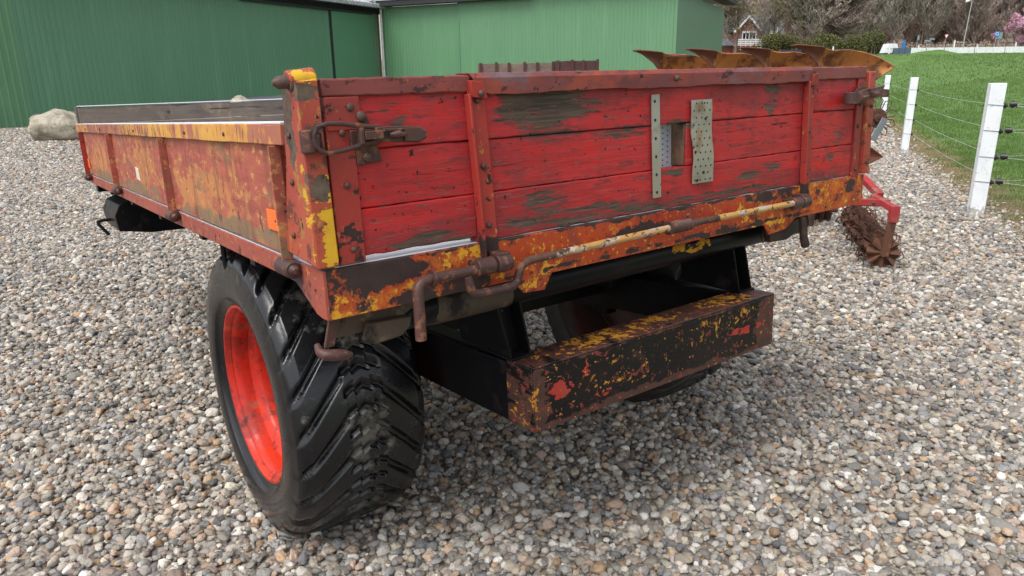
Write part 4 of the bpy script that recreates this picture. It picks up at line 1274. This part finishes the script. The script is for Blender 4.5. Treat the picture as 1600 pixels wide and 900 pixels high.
q.hexa([(1.3 - PO.x, 8.15 - PO.y, 1.08), (3.3 - PO.x, 7.0 - PO.y, 1.08), (3.3 - PO.x, 7.14 - PO.y, 1.08), (1.3 - PO.x, 8.29 - PO.y, 1.08)],
       [(1.3 - PO.x, 8.15 - PO.y, 1.22), (3.3 - PO.x, 7.0 - PO.y, 1.22), (3.3 - PO.x, 7.14 - PO.y, 1.22), (1.3 - PO.x, 8.29 - PO.y, 1.22)])
q.build('beam', M['mach_red'], plough, bevel=.006)
for x, y in ((1.4, 8.15), (3.05, 7.2)):
    q = MB(); q.cyl((x - PO.x, y - PO.y, 0), (x - PO.x, y - PO.y, 1.1), .035, 10); q.build('stand', M['rusty'], plough)
for x in (1.55, 2.0):
    q = MB(); q.box(x - PO.x, x + .28 - PO.x, 7.62 - PO.y, 7.66 - PO.y, 1.695, 1.708); q.build('top_link', M['bolt'], plough)
# rusty hub with bent wire loops at the near end of the plough
c = Vector((3.29 - PO.x, 6.60 - PO.y, 1.13))
q = MB()
q.cyl(c + Vector((0, -.02, 0)), c + Vector((0, .03, 0)), .085, 20); q.cyl(c + Vector((0, -.04, 0)), c + Vector((0, .05, 0)), .035, 12)
for k in range(9):
    a = k * 2 * math.pi / 9
    q.cyl(c + Vector((.06 * math.cos(a), -.026, .06 * math.sin(a))), c + Vector((.06 * math.cos(a), -.02, .06 * math.sin(a))), .008, 6)
hb_ = q.build('rusty_hub', M['rusty'], plough, bevel=.003)
q = MB()
for k in range(7):
    a0 = -2.4 + k * .62; a1 = a0 + .42
    p = [c + Vector((.07 * math.cos(a0), 0, .07 * math.sin(a0))), c + Vector((.16 * math.cos(a0), 0, .16 * math.sin(a0))), c + Vector((.19 * math.cos((a0 + a1) / 2), .01, .19 * math.sin((a0 + a1) / 2))), c + Vector((.16 * math.cos(a1), .02, .16 * math.sin(a1))), c + Vector((.07 * math.cos(a1), .0, .07 * math.sin(a1)))]
    q.tube(p, .005, 6)
q.build('wire_loops', M['bolt'], hb_)
q = MB()
q.box(c.x - .035, c.x + .02, c.y - .09, c.y - .075, c.z - .20, c.z + .01, rot=(0, R(24), 0))
q.build('grey_bracket', simple('grey_painted_steel', (.17, .19, .20), .4), hb_, bevel=.003)

# ------------------------------------------------------------------ furrow press standing beside the trailer
press = empty('furrow_press', (3.1, 6.1, 0))
tag(press, 'faded red frame holding a rusty spiked roller on the gravel beyond the trailer', 'furrow press')
PP = Vector((3.1, 6.1, 0))
def lp(*a): return Vector(a) - PP
A_, B_ = lp(2.97, 5.58, .145), lp(3.42, 7.05, .145)
dirv = (B_ - A_).normalized(); side_v = dirv.cross(Vector((0, 0, 1))).normalized(); upv = Vector((0, 0, 1))
q = MB(); q.tube([A_ - dirv * .05, B_ + dirv * .05], .022, 10)
rol = q.build('roller', M['rusty'], press)
rr = random.Random(3)
for k in range(13):
    p = A_ + (B_ - A_) * (k / 12)
    q = MB()
    n = 8; ph0 = rr.uniform(0, 6.28)
    vs = [tuple(p - dirv * .03), tuple(p + dirv * .03)]
    ring = []
    for i in range(n * 4):
        a = ph0 + 2 * math.pi * i / (n * 4)
        r_ = (.128, .127, .117, .124)[i % 4] * (1 + .05 * math.sin(i * 2.3 + k))
        off = dirv * (.038 * math.sin(2 * math.pi * i / 4 + 1) * (1 if k % 2 else -1))
        ring.append(len(vs)); vs.append(tuple(p + off + side_v * (r_ * math.cos(a)) + upv * (r_ * math.sin(a))))
    fs = []
    for i in range(len(ring)):
        j = (i + 1) % len(ring)
        fs += [(0, ring[i], ring[j]), (1, ring[j], ring[i])]
    q.add(vs, fs)
    for i in range(6):
        a = ph0 + i * 1.05
        e = lambda r_, dd, a_: p + dirv * dd + side_v * (r_ * math.cos(a_)) + upv * max(-.14, r_ * math.sin(a_))
        q.tube([e(.09, 0, a), e(.15, .02, a + .1), e(.175, .05, a + .35), e(.15, .075, a + .6)], .0045, 5)
    q.build('spiked_ring', M['rusty'], rol, smooth=20)
def bar(mb_, a, b, w_=.03, h=.03):
    a, b = Vector(a), Vector(b); t = (b - a).normalized()
    s_ = t.cross(Vector((0, 0, 1)));
    if s_.length < .1: s_ = Vector((1, 0, 0))
    s_.normalize(); u_ = s_.cross(t).normalized()
    mb_.hexa([a - s_ * w_ - u_ * h, a + s_ * w_ - u_ * h, a + s_ * w_ + u_ * h, a - s_ * w_ + u_ * h], [b - s_ * w_ - u_ * h, b + s_ * w_ - u_ * h, b + s_ * w_ + u_ * h, b - s_ * w_ + u_ * h])
q = MB()
bar(q, lp(2.99, 5.53, .46), lp(2.97, 5.545, .12), .028, .018)
q.build('lower_arm', M['rusty'], press, bevel=.004)
q = MB()
bar(q, lp(2.99, 5.53, .40), lp(2.99, 5.53, .53), .034, .026)
bar(q, lp(2.99, 5.53, .50), lp(2.90, 5.72, .575), .030, .024)
bar(q, lp(2.70, 5.64, .545), lp(3.00, 5.64, .535), .022, .026)
bar(q, lp(2.45, 5.95, .50), lp(3.0, 5.70, .515), .022, .02)
q.build('arm', M['mach_red'], press, bevel=.004)
q = MB()
bar(q, lp(2.96, 5.72, .58), lp(2.95, 6.15, .72), .030, .022)
bar(q, lp(2.80, 5.72, .56), lp(2.86, 6.1, .71), .022, .018)
bar(q, lp(2.72, 6.08, .735), lp(3.02, 6.08, .74), .026, .026)
bar(q, lp(3.48, 7.15, .145), lp(3.48, 7.15, .72), .026, .018)
bar(q, lp(2.95, 6.15, .72), lp(3.48, 7.15, .72), .026, .022)
q.build('frame', M['mach_red'], press, bevel=.004)
q = MB(); q.dome(lp(2.86, 5.61, .54), (0, -1, 0), .016, .014); q.build('bolt', M['bolt'], press)
# the smaller roller further back
sr = empty('disc_roller', (3.2, 7.5, 0))
q = MB()
for k in range(4):
    x = -.13 + k * .085
    q.lathe([(x, .02), (x + .01, .125), (x + .02, .125), (x + .03, .02)], (0, 0, .125), 14)
    for i in range(7):
        a = i * .9 + k
        q.tube([(x, .1 * math.cos(a), .125 + .1 * math.sin(a)), (x, .15 * math.cos(a + .1), .125 + .15 * max(-.8, math.sin(a + .1)))], .005, 5)
q.build('discs', M['rusty'], sr, smooth=20)
q = MB(); q.cyl((-.2, 0, .125), (.25, 0, .125), .02, 8); q.build('axle', M['rusty'], sr)
tag(sr, 'small dark rusty disc roller lying on gravel under the far trailer corner', 'roller')

# ------------------------------------------------------------------ wooden crates
M['crate'] = worn('grey_brown_crate_board', (.20, .15, .12), (.14, .10, .08), [dict(c=(.2, .17, .15), s=4, t=.58, w=.06, depth=0)], rough=.8, grain=(10, (.3, 1, 3)), seed=41)
M['crate_dk'] = worn('dark_red_crate_board', (.085, .035, .032), (.06, .03, .03), [], rough=.7, grain=(10, (.3, 1, 3)), seed=42)
def crate(x0, wd, dp, y, h, mat, lab, nb):
    c_ = empty('wooden_crate', (x0 + wd / 2, y + dp / 2, 0), R(-2))
    tag(c_, lab, 'crate', 'wooden crates behind the trailer')
    q = MB()
    rows = 9
    for r_ in range(rows):
        z0 = .12 + r_ * (h - .12) / rows; z1 = z0 + (h - .12) / rows - .012
        for yy in (-dp / 2, dp / 2 - .02): q.plank(-wd / 2, wd / 2, yy, yy + .02, z0, z1, 6, .003, seed=r_)
        for xx in (-wd / 2 + .001, wd / 2 - .021): q.plank(xx, xx + .02, -dp / 2 + .021, dp / 2 - .021, z0, z1, 6, .003, ax=1, seed=r_ + 9)
    q.build('boards', mat, c_)
    q = MB()
    for i in range(nb):
        x = -wd / 2 + .03 + (wd - .1) * i / (nb - 1) + (.03 if i % 2 else 0)
        q.box(x, x + .05, -dp / 2 - .026, -dp / 2 - .001, .0, h + .012 * (i % 2))
    for x in (-wd / 2, 0, wd / 2 - .1): q.box(x, x + .1, -dp / 2 + .02, dp / 2 - .02, 0, .11)
    q.build('battens', M['crate_dk'], c_)
crate(-.57, 1.42, 1.1, 14.0, 1.745, M['crate'], 'greyish wooden crate, the left one of two behind the tailgate', 6)
crate(.865, .80, 1.1, 13.9, 1.775, M['crate_dk'], 'darker reddish wooden crate, the right one of two behind the tailgate', 4)

# ------------------------------------------------------------------ far edge of the field
M['navy'] = simple('navy_panel', (.025, .032, .06), .5)
M['bluep'] = simple('dull_blue_panel', (.08, .13, .19), .5)
M['signb'] = simple('sign_blue', (.02, .17, .50), .4, c2=(.02, .16, .46))
M['signg'] = simple('grey_blue_sign_back', (.22, .33, .38), .5)
M['signw'] = simple('sign_white', (.8, .8, .8), .4, c2=(.78, .78, .78))
M['signr'] = simple('sign_red', (.5, .03, .03), .4)
M['steel'] = simple('galvanised_mast', (.42, .43, .44), .5, .2)
for x, y, h, l in ((49.35, 98, 1.0, 'far white post nearest the dark hedge'), (53.1, 98, 1.0, 'far white post beside the dull blue panels'), (57.7, 98, 1.65, 'taller far white post at the right foot of the grassy mound'), (62.6, 101, 1.0, 'far white post in front of the white barrier, second from the mound'), (65.7, 98, 1.25, 'far white post near the right edge by the barrier')):
    farpost(x, y, h, l)
farpost(38.6, 90, 1.3, 'far white post behind the rightmost plough mouldboard')
farpost(29.6, 90, 1.3, 'far white post behind the second plough mouldboard from the right')
def panelrow(name, x0, x1, y, z0, z1, n, mat, lab, cat):
    e = empty(name, ((x0 + x1) / 2, y, gzs((x0 + x1) / 2, y)))
    tag(e, lab, cat)
    zb = gzs((x0 + x1) / 2, y)
    w_ = (x1 - x0) / n
    for i in range(n):
        a = -(x1 - x0) / 2 + i * w_
        q = MB(); q.box(a + .04, a + w_ - .04, -.04, .04, z0 - zb, z1 - zb); q.build('panel', mat, e, bevel=.01)
    for i in range(n + 1):
        a = -(x1 - x0) / 2 + i * w_
        q = MB(); q.box(a - .035, a + .035, -.03, .05, -.3, z1 - zb - .02); q.build('post', M['bolt'], e)
panelrow('barrier', 57.9, 84, 108, 3.50, 4.42, 6, M['white'], 'long low white barrier along the road behind the field', 'barrier')
panelrow('barrier', 53.3, 57.5, 104, 3.3, 4.30, 1, M['white'], 'short white barrier panel left of the grassy mound', 'barrier')
panelrow('panel_fence', 50.9, 53.2, 100, 3.45, 4.22, 3, M['bluep'], 'low dull blue panel fence beside the white hut', 'fence')
panelrow('panel_fence', 33.0, 35.6, 92, 3.0, 3.95, 2, M['navy'], 'navy panel behind the second plough mouldboard from the right', 'fence')
panelrow('panel_fence', 37.6, 42.0, 92, 3.1, 3.98, 2, M['navy'], 'navy panel behind the rightmost plough mouldboard', 'fence')
e = empty('white_hut', (51.0, 101, 3.45)); tag(e, 'small white sloping hut or trailer box at the field edge', 'hut')
q = MB(); q.prism([(-1.05, .15), (.95, .15), (.55, 1.32), (-.65, 1.35)], 1, -.6, .8); q.build('body', M['white'], e, bevel=.03)
q = MB(); q.box(.5, 1.1, -.5, .5, .0, .35); q.box(-.9, -.5, -.5, .5, -.1, .16); q.build('base', M['navy'], e)
q = MB(); q.box(-.7, .6, -.625, -.602, .70, .76); q.build('slats', M['steel'], e)

def mast(name, x, y, h, lean, r, lab, cat, group=None):
    z = gzs(x, y)
    e = empty(name, (x, y, z)); tag(e, lab, cat, group)
    q = MB(); q.tube([(0, 0, -.3), (lean, 0, h)], [r, r * .7], 8); q.build('pole', M['steel'], e)
    return e
e = mast('street_lamp', 67.2, 112, 7.35, .35, .09, 'tall grey street lamp leaning slightly behind the white barrier', 'street lamp')
q = MB(); q.tube([(.35, 0, 7.3), (-.1, 0, 7.36)], .05, 8); q.build('arm', M['steel'], e)
q = MB(); q.tube([(-.05, 0, 7.36), (-.25, 0, 7.34), (-.55, 0, 7.22)], [.10, .2, .14], 10); q.build('lamp_head', M['signw'], e)
e = mast('road_sign', 71.92, 112, 2.7, .05, .05, 'round blue roundabout sign with white arrows behind the barrier', 'road sign')
q = MB(); q.cyl((.05, -.09, 2.72), (.05, -.06, 2.72), .40, 28); pl = q.build('sign_plate', M['signb'], e)
q = MB()
for k in range(3):
    a0 = k * 2.094 + .3
    pts = [(.05 + .2 * math.cos(a0 + t * .24), -.105, 2.72 + .2 * math.sin(a0 + t * .24)) for t in range(6)]
    q.tube(pts, .032, 6)
    a = a0 + 1.35
    cx_, cz_ = .05 + .2 * math.cos(a), 2.72 + .2 * math.sin(a)
    tx, tz = -math.sin(a), math.cos(a); nx_, nz2 = math.cos(a), math.sin(a)
    q.prism([(cx_ + tx * .12, cz_ + tz * .12), (cx_ + nx_ * .08, cz_ + nz2 * .08), (cx_ - nx_ * .08, cz_ - nz2 * .08)], 1, -.11, -.095)
q.build('arrows', M['signw'], pl)
e = mast('road_sign', 72.75, 112.5, 2.6, .03, .05, 'grey-blue rectangular sign standing just right of the roundabout sign', 'road sign')
q = MB(); q.box(-.35, .40, -.08, -.05, 2.05, 2.95); q.build('sign_plate', M['signg'], e, bevel=.02)
e = mast('road_sign', 64.4, 112, 2.5, .15, .04, 'white give-way triangle sign seen above the grassy mound', 'road sign')
q = MB(); q.prism([(-.2, 2.75), (.5, 2.75), (.15, 2.1)], 1, -.08, -.05); pl = q.build('sign_plate', M['signr'], e)
q = MB(); q.prism([(-.09, 2.69), (.39, 2.69), (.15, 2.25)], 1, -.086, -.08); q.build('sign_face', M['signw'], pl)
e = mast('road_sign', 58.4, 112, 1.95, .1, .05, 'upright blue arrow sign beside the white hut', 'road sign')
q = MB(); q.box(-.22, .28, -.08, -.05, 1.0, 1.65); q.prism([(-.3, 1.65), (.3, 1.95), (.36, 1.65)], 1, -.08, -.05); q.prism([(-.35, 1.0), (.25, 1.0), (-.2, .7)], 1, -.08, -.05); q.build('sign_plate', M['signb'], e)
e = mast('road_sign', 62.3, 112, 2.1, .05, .05, 'small wide blue direction sign left of the give-way triangle', 'road sign')
q = MB(); q.box(-.9, .1, -.08, -.05, 1.75, 2.0); q.box(-.2, .55, -.14, -.11, 2.0, 2.22); q.build('sign_plate', M['signg'], e)
e = mast('road_sign', 60.9, 113, 2.5, .0, .045, 'thin pole with a narrow pale sign between the two blue signs', 'road sign')
q = MB(); q.box(-.05, .22, -.08, -.05, 2.0, 2.7); q.build('sign_plate', M['signg'], e)
# road retaining fence behind the signs
q = MB()
for k in range(22):
    x = 58 + k * 1.6
    q.box(x, x + .06, 119.9, 120, 3.2, 5.35)
q.box(57, 93, 119.93, 119.99, 5.3, 5.38); q.box(57, 93, 119.93, 119.99, 4.6, 4.64)
tag(q.build('wire_fence', M['rusty']), 'tall thin rusty mesh fence along the foot of the wood', 'fence')

# ------------------------------------------------------------------ house
M['slate'] = worn('dark_slate_roof', (.07, .075, .085), (.10, .105, .115), [dict(c=(.22, .22, .23), s=1.6, st=(1, 1, 2.2), t=.56, w=.04, depth=0)], rough=.7, seed=51)
m = NT('red_brick')
br = m.n('ShaderNodeTexBrick'); m.l(m.scl((1, 1, 1)), br.inputs['Vector'])
xyz = m.n('ShaderNodeSeparateXYZ'); m.l(m.co, xyz.inputs[0]); cb = m.n('ShaderNodeCombineXYZ'); m.l(xyz.outputs[0], cb.inputs[0]); m.l(xyz.outputs[2], cb.inputs[1]); m.l(cb.outputs[0], br.inputs['Vector'])
br.inputs['Scale'].default_value = 3.5; br.inputs['Color1'].default_value = (.23, .085, .05, 1); br.inputs['Color2'].default_value = (.17, .065, .04, 1); br.inputs['Mortar'].default_value = (.25, .22, .19, 1)
m.fin(br.outputs['Color'], .85); M['brick'] = m.mat
M['glass'] = simple('dark_window_glass', (.02, .025, .03), .1)
house = empty('brick_house', (44.5, 140, 4.0))
tag(house, 'brick house with slate roof, gabled dormer and white balcony behind the hedge', 'house')
q = MB(); q.box(-5.5, 6.3, 0, 8, 0, 4.0); q.build('wall', M['brick'], house)
q = MB(); q.prism([(-1.1, 2.1), (4, 7.6), (8.5, 3.3), (8.5, 3.1), (-1.0, 1.9)], 0, -5.8, 6.6); q.build('roof', M['slate'], house)
q = MB(); q.box(-3.2, 1.3, -1.2, 4, 0, 4.6); q.prism([(-3.2, 4.6), (1.3, 4.6), (-.95, 7.0)], 1, -1.2, 3.9); q.build('gable_wall', M['brick'], house)
q = MB()
for s_ in (-1, 1):
    q.prism([(-.95, 7.55), (-.95, 7.2), (-.95 + s_ * 2.75, 4.3), (-.95 + s_ * 2.95, 4.6)], 1, -1.75, 4.2)
q.build('gable_roof', M['slate'], house)
q = MB()
for s_ in (-1, 1):
    q.prism([(-.95, 7.22), (-.95, 6.75), (-.95 + s_ * 2.4, 4.25), (-.95 + s_ * 2.8, 4.35)], 1, -1.8, -1.7)
q.build('bargeboard', M['white'], house)
q = MB(); q.box(-1.9, .7, -1.28, -1.2, 2.9, 4.5); wf = q.build('window', M['white'], house)
q = MB()
for k in range(4): q.box(-1.75 + k * .6, -1.3 + k * .6, -1.30, -1.285, 3.0, 4.15)
q.build('panes', M['glass'], wf)
q = MB()
for k in range(3): q.box(-3.4, 2.0, -2.6, -2.55, 2.2 + k * .33, 2.42 + k * .33)
for k in range(7): q.box(-3.4 + k * .9, -3.28 + k * .9, -2.58, -2.50, 1.2, 3.15)
q.box(-3.4, 2.0, -2.6, -1.2, 1.95, 2.1)
q.build('balcony', M['white'], house)
q = MB(); q.box(3.6, 4.6, 7.2 - 6.9, .45, 3.6, 4.6); q.box(3.3, 4.0, -.1, .0, 3.0, 3.9); q.build('skylight', M['signw'], house)
e = mast('flagpole', 47.9, 136, 8.6, .15, .06, 'thin white flagpole standing before the slate roof', 'flagpole')
for ch in e.children: ch.data.materials[0] = M['signw']

# ------------------------------------------------------------------ trees
def limb_arrays(segs):
    """segs: list (p0, p1, r0, r1) -> 3-sided tapered prisms"""
    P0 = np.array([s_[0] for s_ in segs]); P1 = np.array([s_[1] for s_ in segs])
    r0 = np.array([s_[2] for s_ in segs])[:, None]; r1 = np.array([s_[3] for s_ in segs])[:, None]
    t = P1 - P0; t /= np.maximum(np.linalg.norm(t, axis=1, keepdims=True), 1e-6)
    ref = np.where(np.abs(t[:, 2:3]) < .9, [[0, 0, 1.0]], [[1.0, 0, 0]])
    a = np.cross(t, ref); a /= np.linalg.norm(a, axis=1, keepdims=True); b = np.cross(t, a)
    V = []
    for P, r in ((P0, r0), (P1, r1)):
        for k in range(3):
            an = 2.094 * k
            V.append(P + r * (a * math.cos(an) + b * math.sin(an)))
    V = np.stack(V, 1).reshape(-1, 3)
    k = np.arange(len(segs))[:, None] * 6
    F = np.concatenate([k + [0, 1, 4, 3], k + [1, 2, 5, 4], k + [2, 0, 3, 5]], 0)
    return V, F
def grow(seed, H, spread=.6, first=.28, depth=5, kids=(3, 4), r=.16, up=.35, tw=.018):
    rg = random.Random(seed); segs = []
    def rec(p, d, ln, rad, lv):
        n = 3 if lv < 2 else 2
        q = Vector(p); dd_ = Vector(d)
        for i in range(n):
            dd_ = (dd_ + Vector((rg.uniform(-1, 1), rg.uniform(-1, 1), rg.uniform(-.3, .8))) * (.16 if lv else .06)).normalized()
            nq = q + dd_ * (ln / n)
            r0 = max(tw, rad * (1 - .45 * i / n)); r1 = max(tw, rad * (1 - .45 * (i + 1) / n))
            segs.append((tuple(q), tuple(nq), r0, r1))
            if lv < depth and (lv > 0 or (i + 1) / n > first):
                for _ in range(rg.randint(*kids) if lv < 4 else 2):
                    ax_ = Vector((rg.uniform(-1, 1), rg.uniform(-1, 1), rg.uniform(-.2, .5)))
                    nd = (dd_ * (1 - spread) + ax_.normalized() * spread + Vector((0, 0, up))).normalized()
                    rec(nq - dd_ * rg.uniform(0, ln / n * .8), nd, ln * rg.uniform(.45, .68), rad * (.5 if lv else .45), lv + 1)
            q = nq
    rec((0, 0, 0), (0, 0, 1), H * .55, r, 0)
    return segs
def bark(name, c, c2):
    return simple(name, c, .9, c2=c2, s=.8)
M['bark'] = bark('grey_brown_bark', (.20, .165, .135), (.13, .11, .09))
M['twig_r'] = bark('reddish_bare_twigs', (.34, .265, .23), (.26, .205, .18))
M['twig_g'] = bark('greyish_twigs', (.34, .31, .26), (.25, .22, .18))
def leaf_quads(C, Rr, n, size, seed, shell=.5, flat=1.0):
    rg = np.random.default_rng(seed)
    k = rg.integers(0, len(C), n)
    d = rg.normal(size=(n, 3)); d /= np.linalg.norm(d, axis=1, keepdims=True)
    rad = rg.uniform(shell, 1, n)[:, None]
    P = np.asarray(C)[k] + d * rad * np.asarray(Rr)[k]
    u = rg.normal(size=(n, 3)); u /= np.linalg.norm(u, axis=1, keepdims=True); v = np.cross(u, rg.normal(size=(n, 3))); v /= np.linalg.norm(v, axis=1, keepdims=True)
    s_ = size * rg.uniform(.5, 1.3, n)[:, None]
    V = np.stack([P - u * s_, P + v * s_ * .6, P + u * s_, P - v * s_ * .6], 1).reshape(-1, 3)
    F = np.arange(4 * n).reshape(-1, 4)
    T = np.repeat(rg.uniform(0, 1, n), 4)
    return V, F, T
def leaf_mat(name, c, c2):
    m = NT(name); at = m.n('ShaderNodeAttribute'); at.attribute_name = 'tint'
    return m.fin(m.mix(at.outputs['Fac'], c, c2), .8, spec=.2)
M['hedge_l'] = leaf_mat('dark_hedge_leaves', (.06, .075, .028), (.16, .155, .06))
M['haze_twig'] = leaf_mat('bud_twigs', (.28, .225, .18), (.44, .35, .28))
M['olive_l'] = leaf_mat('olive_spring_leaves', (.22, .22, .09), (.34, .32, .15))
M['reed_l'] = leaf_mat('straw_twigs', (.20, .17, .08), (.34, .29, .16))
M['pink_l'] = leaf_mat('pink_blossom_petals', (.50, .25, .36), (.72, .45, .55))

def tree(x, y, segs, lab, mats=('bark', None), leaves=None, s_=1.0, rz=0.0, group='bare trees behind the field', name='bare_tree'):
    e = empty(name, (x, y, gzs(x, y) - .1), rz); tag(e, lab, 'tree', group); e.scale = (s_,) * 3
    big_ = [q for q in segs if q[2] > .055]; sm_ = [q for q in segs if q[2] <= .055]
    V, F = limb_arrays(big_); raw_mesh('trunk', V, F, M['bark'], e, smooth=True)
    V, F = limb_arrays(sm_); raw_mesh('crown', V, F, M[mats[0]], e)
    if leaves: raw_mesh('leaves' if 'pink' not in leaves[3] else 'blossom', leaves[0], leaves[1], M[leaves[3]], e, colors=leaves[2])
    return e
TS = [grow(100 + k, 15, spread=.62, depth=5, kids=(2, 3), r=.22, up=.45, tw=.026) for k in range(5)]
def tips(segs, n, rg):
    t = [q[1] for q in segs if q[2] < .05]
    return [t[rg.randrange(len(t))] for _ in range(n)]
def tufts(segs, n, size, seed, r_=.5):
    rg = random.Random(seed); C = np.array(tips(segs, 300, rg)); return leaf_quads(C, np.full((len(C), 3), r_), n, size, seed, 0)
q1 = tufts(TS[0], 2600, .16, 1)
tree(43.6, 112, grow(7, 17, spread=.62, depth=5, kids=(2, 3), r=.3, up=.3, tw=.03), 'dense dark bare tree right of the house', ('twig_g',), (*tufts(TS[1], 3500, .16, 2, .9), 'hedge_l'))
tree(49.0, 113, grow(8, 14, spread=.78, first=.1, depth=5, kids=(3, 3), r=.3, up=.15, tw=.028), 'wide spreading reddish bare tree above the right end of the hedge', ('twig_r',))
tree(36.6, 122, grow(9, 19, spread=.66, depth=5, kids=(2, 3), r=.26, up=.3, tw=.026), 'tall olive budding tree left of the house', ('twig_g',), (*tufts(TS[2], 3000, .14, 3, .8), 'olive_l'))
tree(44.2, 127, grow(10, 19, spread=.66, depth=5, kids=(2, 3), r=.22, up=.3, tw=.024), 'tall olive budding tree in front of the slate roof', ('twig_g',), (*tufts(TS[3], 2200, .14, 4, .8), 'olive_l'))
tree(53.0, 121, TS[4], 'slim bare tree behind the white hut', ('twig_r',), rz=1.0)
tree(58.8, 124, TS[1], 'slim bare tree behind the blue arrow sign', ('twig_g',), rz=2.0)
tree(64.5, 126, TS[2], 'slim bare tree behind the give-way triangle', ('twig_g',), rz=4.0, s_=1.05)
tree(70.5, 128, TS[3], 'slim bare tree behind the street lamp', ('twig_g',), rz=5.0, s_=1.1)
tree(78.0, 127, TS[0], 'slim bare tree left of the pink cherry', ('twig_r',), rz=3.0, s_=1.05)
# pink cherry
rg = random.Random(4)
C = [(rg.gauss(-.4, 2.0), rg.gauss(0, 1.6), 4.6 + rg.gauss(0, 1.2)) for _ in range(40)]
tree(84.8, 123, grow(12, 6.5, spread=.75, first=.1, depth=4, kids=(2, 3), r=.14, up=.2, tw=.02), 'round pink blossoming cherry tree at the right edge', ('bark',), (*leaf_quads(np.array(C), np.full((40, 3), .8), 14000, .11, 5, .2), 'pink_l'), group=None, name='cherry_tree')
# the wood on the slope behind
VV, FF, n0 = [], [], 0
rgw = random.Random(8)
tarr = [limb_arrays(s_) for s_ in TS]
for k in range(210):
    y = 136 + 120 * (k / 210) ** 1.0 + rgw.uniform(-4, 4)
    x = y * rgw.uniform(.20, .90) - 2
    if 140 > y and x < 60: continue
    if y < 165 and 38 < x < 54: continue
    V, F = tarr[k % 5]
    a = rgw.uniform(0, 6.28); s_ = rgw.uniform(.85, 1.35)
    Rm = np.array([[math.cos(a), -math.sin(a), 0], [math.sin(a), math.cos(a), 0], [0, 0, 1]]) * s_
    VV.append(V @ Rm.T + [x, y, gzs(x, y) - .2]); FF.append(F + n0); n0 += len(V)
tag(raw_mesh('woods', np.concatenate(VV), np.concatenate(FF), M['twig_r']), 'bare brown wood covering the slope behind the field', 'woods', kind='stuff')
kq = np.random.default_rng(77)
nq = 1500
yy = kq.uniform(136, 250, nq); xx = yy * kq.uniform(.2, .92, nq)
ok = ~((yy < 168) & (xx < 58))
C = np.stack([xx, yy, gz(xx, yy) + kq.uniform(2, 17, nq)], -1)[ok]
V, F, T = leaf_quads(C, np.tile([[2.6, 2.6, 2.6]], (len(C), 1)), 90000, .22, 19, 0)
Vc = V.reshape(-1, 4, 3); mid = Vc.mean(1, keepdims=True); off_ = Vc - mid; off_[:, 1::2] *= .16; V = (mid + off_).reshape(-1, 3)
tag(raw_mesh('woods', V, F, M['haze_twig'], colors=T), 'fine bare twigs filling the wood on the slope', 'woods', kind='stuff')
# undergrowth at the foot of the wood
rg = np.random.default_rng(3)
C = np.stack([rg.uniform(55, 100, 130), rg.uniform(121, 126, 130), np.zeros(130)], -1); C[:, 2] = gz(C[:, 0], C[:, 1]) + rg.uniform(.3, 1.4, 130)
V, F, T = leaf_quads(C, np.tile([[1.3, 1, .9]], (130, 1)), 12000, .13, 9, .2)
tag(raw_mesh('undergrowth', V, F, M['haze_twig'], colors=T), 'brown brambles along the foot of the wood', 'undergrowth', kind='stuff')
# hedges
def hedge(x0, x1, y, h, n, mat, lab, seed, name='hedge', size=.11, nb=40, dy=1.3):
    rg = np.random.default_rng(seed)
    cx_, cy_ = (x0 + x1) / 2, y
    e = empty(name, (cx_, cy_, gzs(cx_, cy_))); tag(e, lab, name)
    X_ = rg.uniform(x0, x1, nb); C = np.stack([X_ - cx_, rg.uniform(-dy, dy, nb) * .6, rg.uniform(.25, .78, nb) * h * (.85 + .18 * np.sin(X_ * .9))], -1)
    Rr_ = np.stack([rg.uniform(.7, 1.5, nb), rg.uniform(.7, 1.2, nb), rg.uniform(.25, .42, nb) * h], -1)
    V, F, T = leaf_quads(C, Rr_, n, size, seed, .55)
    V[:, 2] = np.maximum(V[:, 2], 0)
    raw_mesh('leaves', V, F, M[mat], e, colors=T)
    segs = []
    rr_ = random.Random(seed)
    for k in range(nb * 2):
        a = rr_.uniform(x0, x1) - cx_
        segs.append(((a, rr_.uniform(-.5, .5), 0), (a + rr_.uniform(-.4, .4), rr_.uniform(-.7, .7), h * rr_.uniform(.5, .9)), .05, .015))
    V, F = limb_arrays(segs); raw_mesh('stems', V, F, M['bark'], e)
hedge(34.4, 44.0, 103.5, 2.9, 20000, 'hedge_l', 'dark evergreen hedge below the house balcony', 21)
hedge(43.6, 51.9, 104.5, 3.0, 20000, 'hedge_l', 'olive-topped dark hedge ending beside the white hut', 22)
hedge(19.5, 25.0, 70, 2.5, 5000, 'reed_l', 'straw-coloured twiggy bush at the corner of the lighter green barn', 23, name='bush', size=.10)
